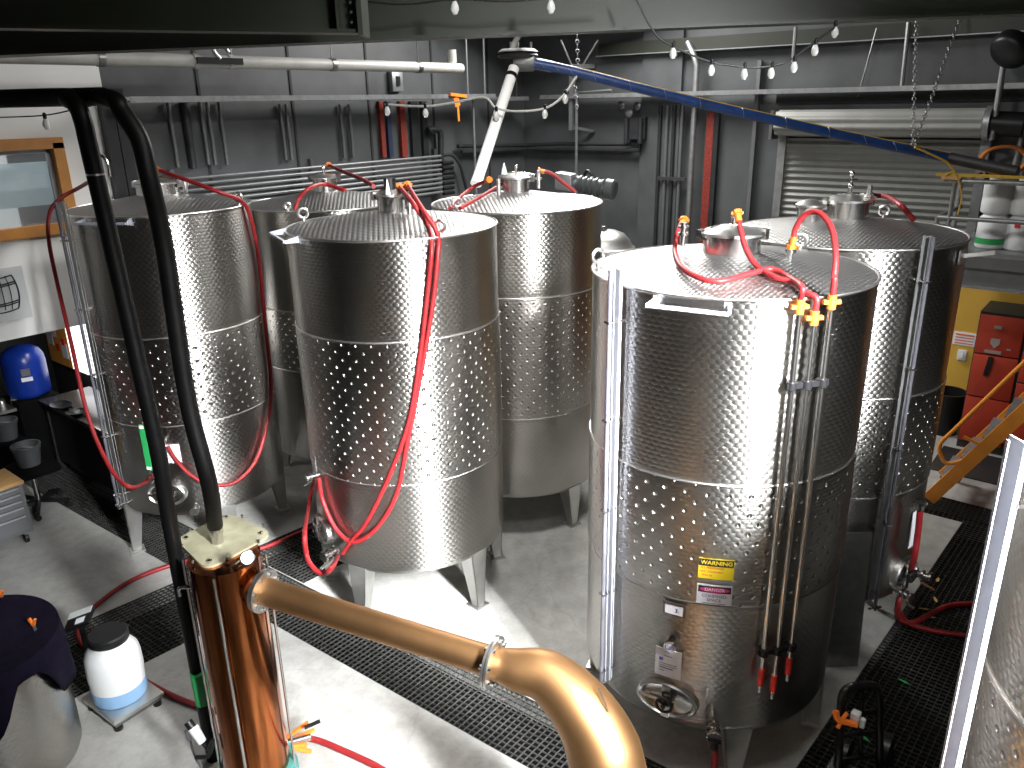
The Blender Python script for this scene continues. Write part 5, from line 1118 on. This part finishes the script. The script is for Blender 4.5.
t_ = drum('white drum with red label beside the green-banded drum', V((xd, yd2, zd)), hd); obj('red_label', box(B(), (xd - .146, yd2 + .03, zd + .27), (.012, .05, .06)), 'red', t_); drum('white drum stacked on the red-labelled drum', V((xd, yd2, zd + hd)), hd)
# hanging fan-like lamp and hoist hoses at the far right top
t = thing('wall_fan', 'dark round fan head on a pale pole beside the cable tray', 'fan', on_x(1008, 45, 10.2)); q = on_x(1014, 47, 10.2)
obj('housing', lathe(B(), [(0, -.1), (.14, -.08), (.2, -.02), (.2, .08), (.17, .12), (0, .14)], q, (-.55, .3, -.5), 32), 'blackpl', t, 50); A = on_x(1005, 56, 10.3); Z_ = on_x(992, 140, 10.3); obj('pole', cyl(B(), A, Z_, .03, 10), 'galv', t)
t = thing('hose_coil', 'orange hose loop hanging on the wall behind the drums', 'hose', on_x(1003, 165, 10.4)); obj('coil', torus(B(), on_x(1004, 160, 10.4), (1, .1, 0), .18, .025, 32, 8, 1.2, .8), 'brass', t)
for i in range(2): tag(obj('wall_pole', cyl(B(), on_x(1013 + 9 * i, 175, 10.45), on_x(1024 + 9 * i, 128, 10.45), .03, 10), 'galv'), ('pale pole leaning on the wall above the drums', 'pale pole leaning at the picture edge above the drums')[i], 'pole')
# ------------------------------------------------------------------ orange-red lockers, wall notice, bin, mat
lx = 9.87; ly = on_x(957, 440, lx).y; lh = on_x(978, 311, lx).z; lw = .46
for i in range(3):
    y1 = ly - i * lw; t = thing('steel_locker', ('orange red locker cabinet nearest the yellow wall with a black handle', 'orange red drawer cabinet beside the locker with the black handle', 'orange red cabinet at the picture edge')[i], 'cabinet', (lx + .3, y1 - lw / 2, 0), 'orange red cabinets')
    obj('carcass', box(B(), (lx + .32, y1 - lw / 2, lh / 2), (.6, lw - .004, lh)), 'lockertop', t)
    zs = [0.09, lh * .40, lh * .71, lh - .02] if i == 0 else [0.09, lh * .33, lh * .44, lh * .55, lh * .78, lh - .02]
    for a_, b_ in zip(zs, zs[1:]):
        d = obj('door', box(B(), (lx, y1 - lw / 2, (a_ + b_) / 2), (.03, lw - .03, b_ - a_ - .016), None, .004), 'lockerred', t)
        if i: obj('latch', box(B(), (lx - .02, y1 - lw / 2 - .1, (a_ + b_) / 2 + .03), (.02, .06, .02)), 'darksteel', d)
    obj('plinth', box(B(), (lx + .32, y1 - lw / 2, .045), (.58, lw - .01, .09)), 'lockerred', t)
    if i == 0:
        f = lambda u, v: on_x(u, v, lx - .02)
        obj('badge', box(B(), f(998.5, 327.5), (.012, .07, .035)), 'satin', t); p = f(995.5, 343); z = p; obj('shield', prism(B(), [z + V((0, .045, .05)), z + V((0, -.045, .05)), z + V((0, -.045, -.01)), z + V((0, 0, -.06)), z + V((0, .045, -.01))], V((-.008, 0, 0))), 'satin', t)
        obj('name_strip', box(B(), f(993, 352), (.012, .16, .035)), 'satin', t); obj('handle', bar(B(), f(992, 357) - V((.02, 0, 0)), f(986, 375) - V((.02, 0, 0)), .05, .03), 'blackpl', t)
        obj('key_tag', box(B(), f(1009, 350), (.01, .04, .02)), 'satin', t)
yw = WX - .115; P = on_x(965, 339, yw); t = thing('wall_notice', 'small white notice with red print on the yellow wall', 'notice', P - up * .1); obj('sheet', box(B(), P, (.01, .25, .16)), 'paper', t)
for i in range(4): obj('print_mark', box(B(), P + V((-.007, .0, .05 - .035 * i)), (.003, .2, .012 if i else .018)), 'redink', t)
P = on_x(962.5, 355, yw); t = thing('wall_switch', 'pale switch box below the notice on the yellow wall', 'switch', P - up * .06); obj('case', box(B(), P, (.05, .1, .13), None, .01), 'white', t); obj('rocker', box(B(), P - V((.03, 0, 0)), (.012, .03, .05)), 'paper', t)
P = on_z(944, 424, 0); P = V((10.25, on_x(945, 415, 10.25).y, 0)); t = thing('waste_bin', 'black waste bin against the yellow wall beside the lockers', 'bin', P); bm = B(); lathe(bm, [(.16, 0), (.2, .5), (.21, .5), (.21, .53), (.19, .53), (.15, .03)], P, seg=40, cap1=True); obj('body', bm, 'blackpl', t)
a_, b_ = on_z(952, 452, 0), on_z(1040, 475, 0); t = tag(obj('floor_mat', box(B(), (9.4, .35, .008), (.75, 2.2, .014), None, .004), 'black'), 'black rubber mat on the floor in front of the orange red lockers', 'mat')
# ------------------------------------------------------------------ orange stairs
sx0, sx1 = 8.2, 8.85
t = thing('stairs', 'orange painted steel stairs with tube handrail rising to the platform', 'stairs', (8.5, 1.25, 0)); b0_, t0_ = V((0, 1.26, .04)), V((0, -.06, 2.30))
dS = (t0_ - b0_).normalized()
for x in (sx0, sx1): bm = B(); bar(bm, b0_ + V((x, 0, 0)), t0_ + V((x, 0, 0)), .125, .05, (1, 0, 0)); obj('stringer', bm, 'orangepaint', t)
for i in range(1, 9): q = b0_.lerp(t0_, i / 9); obj('tread', box(B(), V(((sx0 + sx1) / 2, q.y, q.z)), (sx1 - sx0 - .05, .18, .03)), 'galv', t)
pn = V((0, dS.z, -dS.y)) * 1.0; pn = V((0, dS.z, -dS.y)).normalized(); pn = pn if pn.z > 0 else -pn
for x in (sx0,):
    q0 = b0_.lerp(t0_, .13) + V((x, 0, 0)); r1 = b0_.lerp(t0_, .12) + pn * .29 + V((x, 0, 0)) ; r2 = t0_ + pn * .29 + V((x, 0, 0))
    obj('handrail', tube(B(), [b0_.lerp(t0_, .24) + V((x, 0, 0)), b0_.lerp(t0_, .17) + pn * .1 + V((x, 0, 0)), b0_.lerp(t0_, .16) + pn * .17 + V((x, 0, 0)), b0_.lerp(t0_, .2) + pn * .29 + V((x, 0, 0)), b0_.lerp(t0_, .3) + pn * .3 + V((x, 0, 0)), b0_.lerp(t0_, .6) + pn * .3 + V((x, 0, 0)), t0_ + pn * .3 + V((x, 0, 0))], .02, 10, 6), 'orangepaint', t)
    obj('baluster', bar(B(), b0_.lerp(t0_, .62) + V((x, 0, 0)), b0_.lerp(t0_, .68) + pn * .3 + V((x, 0, 0)), .03, .03), 'orangepaint', t)
    obj('baluster', bar(B(), b0_.lerp(t0_, .30) + V((x, 0, 0)), b0_.lerp(t0_, .28) + pn * .2 + V((x, 0, 0)), .025, .025), 'orangepaint', t)
# ------------------------------------------------------------------ aisle clutter on the right
pa, pb_, pc_, pd_ = (on_z(828, 667, 0), on_z(857, 665, 0), at(869, 531, 5.55), at(842, 531, 5.5))
ca = TF.c; e0 = on_z(826, 667, .0); e1 = on_z(858, 666, .0); hgt = up * 1.02 + V((.12, .06, 0))
t = tag(obj('steel_sheet', prism(B(), [e0, e1, e1 + hgt, e0 + hgt], V((.01, .012, 0))), 'galv'), 'grey steel sheet leaning between the two tanks on the aisle side', 'sheet')
t = thing('hand_truck', 'black tube hand truck with orange clip standing on the aisle grating', 'hand truck', on_z(855, 775, 0)); hq = lambda u, v, z: on_z(u, v, z)
fa_, fb_ = on_z(838, 775, .0), on_z(880, 770, .0); ta, tb_ = at(843, 692, 4.35), at(880, 690, 4.45)
obj('frame', tube(B(), [fa_, fa_.lerp(ta, .6), ta - up * .04, ta.lerp(tb_, .2) + up * .03, ta.lerp(tb_, .8) + up * .035, tb_ - up * .03, fb_.lerp(tb_, .6), fb_], .022, 12, 6), 'blackpl', t)
bm = B()
for k in (.2, .5, .75): cyl(bm, fa_.lerp(ta, k), fb_.lerp(tb_, k), .014, 10)
cyl(bm, (fa_ + fb_) / 2 + up * .1, (ta + tb_) / 2, .014, 10); obj('cross_tubes', bm, 'blackpl', t); obj('toe_plate', box(B(), (fa_ + fb_) / 2 + V((-.12, -.02, .01)), (.26, .36, .012), None), 'darksteel', t)
for e in (fa_, fb_): obj('wheel', cyl(B(), e + V((.08, -.03, .1)), e + V((.08, .03, .1)), .1, 24), 'blackpl', t)
t = thing('spring_clip', 'large orange clip hanging on the black hand truck with a white tag', 'clip', at(848, 722, 4.35)); bm = B()
tube(bm, [at(836, 711, 4.33), at(838, 719, 4.33), at(846, 722, 4.33), at(857, 725, 4.33)], .018, 8); tube(bm, [at(838, 728, 4.33), at(843, 719, 4.33), at(848, 713, 4.33)], .012, 8); obj('jaws', bm, 'orange', t); bm = B(); box(bm, at(856, 717, 4.35), (.05, .05, .07), None, .01); box(bm, at(863, 723, 4.35), (.03, .03, .06), None, .008); obj('tag', bm, 'white', t)
for i, (u, v) in enumerate(((990, 584), (1016, 508))):  # loose wedges made up in place of a stepladder's orange feet
    q = on_z(u, v, .05); t = tag(obj('wheel_chock', prism(B(), [q + V((0, .09, -.04)), q + V((0, .09, .0)), q + V((0, -.16, .05)), q + V((0, -.16, -.05))], V((.08, 0, 0))), 'orangepaint'), ('orange wedge on the aisle grating beside the pale gauge channel', 'orange wedge lying near the mat at the picture edge')[i], 'wedge', 'orange wedges')
    LOC[t.name] = t.location
random.seed(12)
for i, (u, v) in enumerate(((905, 682), (931, 617), (925, 609), (936, 600), (938, 580), (865, 738))):
    q = on_z(u, v, .012); a = random.uniform(0, 3); k = V((math.cos(a), math.sin(a), 0)); s = V((-k.y, k.x, .15)); bm = B(); prism(bm, [q - k * .04, q - k * .01 + s * .014, q + k * .03 + s * .008, q + k * .045, q + k * .03 - s * .01, q - k * .01 - s * .014], up * .002)
    tag(obj('leaf', bm, 'green' if i in (0, 5) else 'wood'), ('green leaf lying on the aisle grating', 'brown leaf between the two red hoses', 'brown leaf just above the red hose', 'brown leaf near the upper red hose bend', 'brown leaf farthest up the aisle grating', 'green leaf by the hand truck')[i], 'leaf', 'fallen leaves')
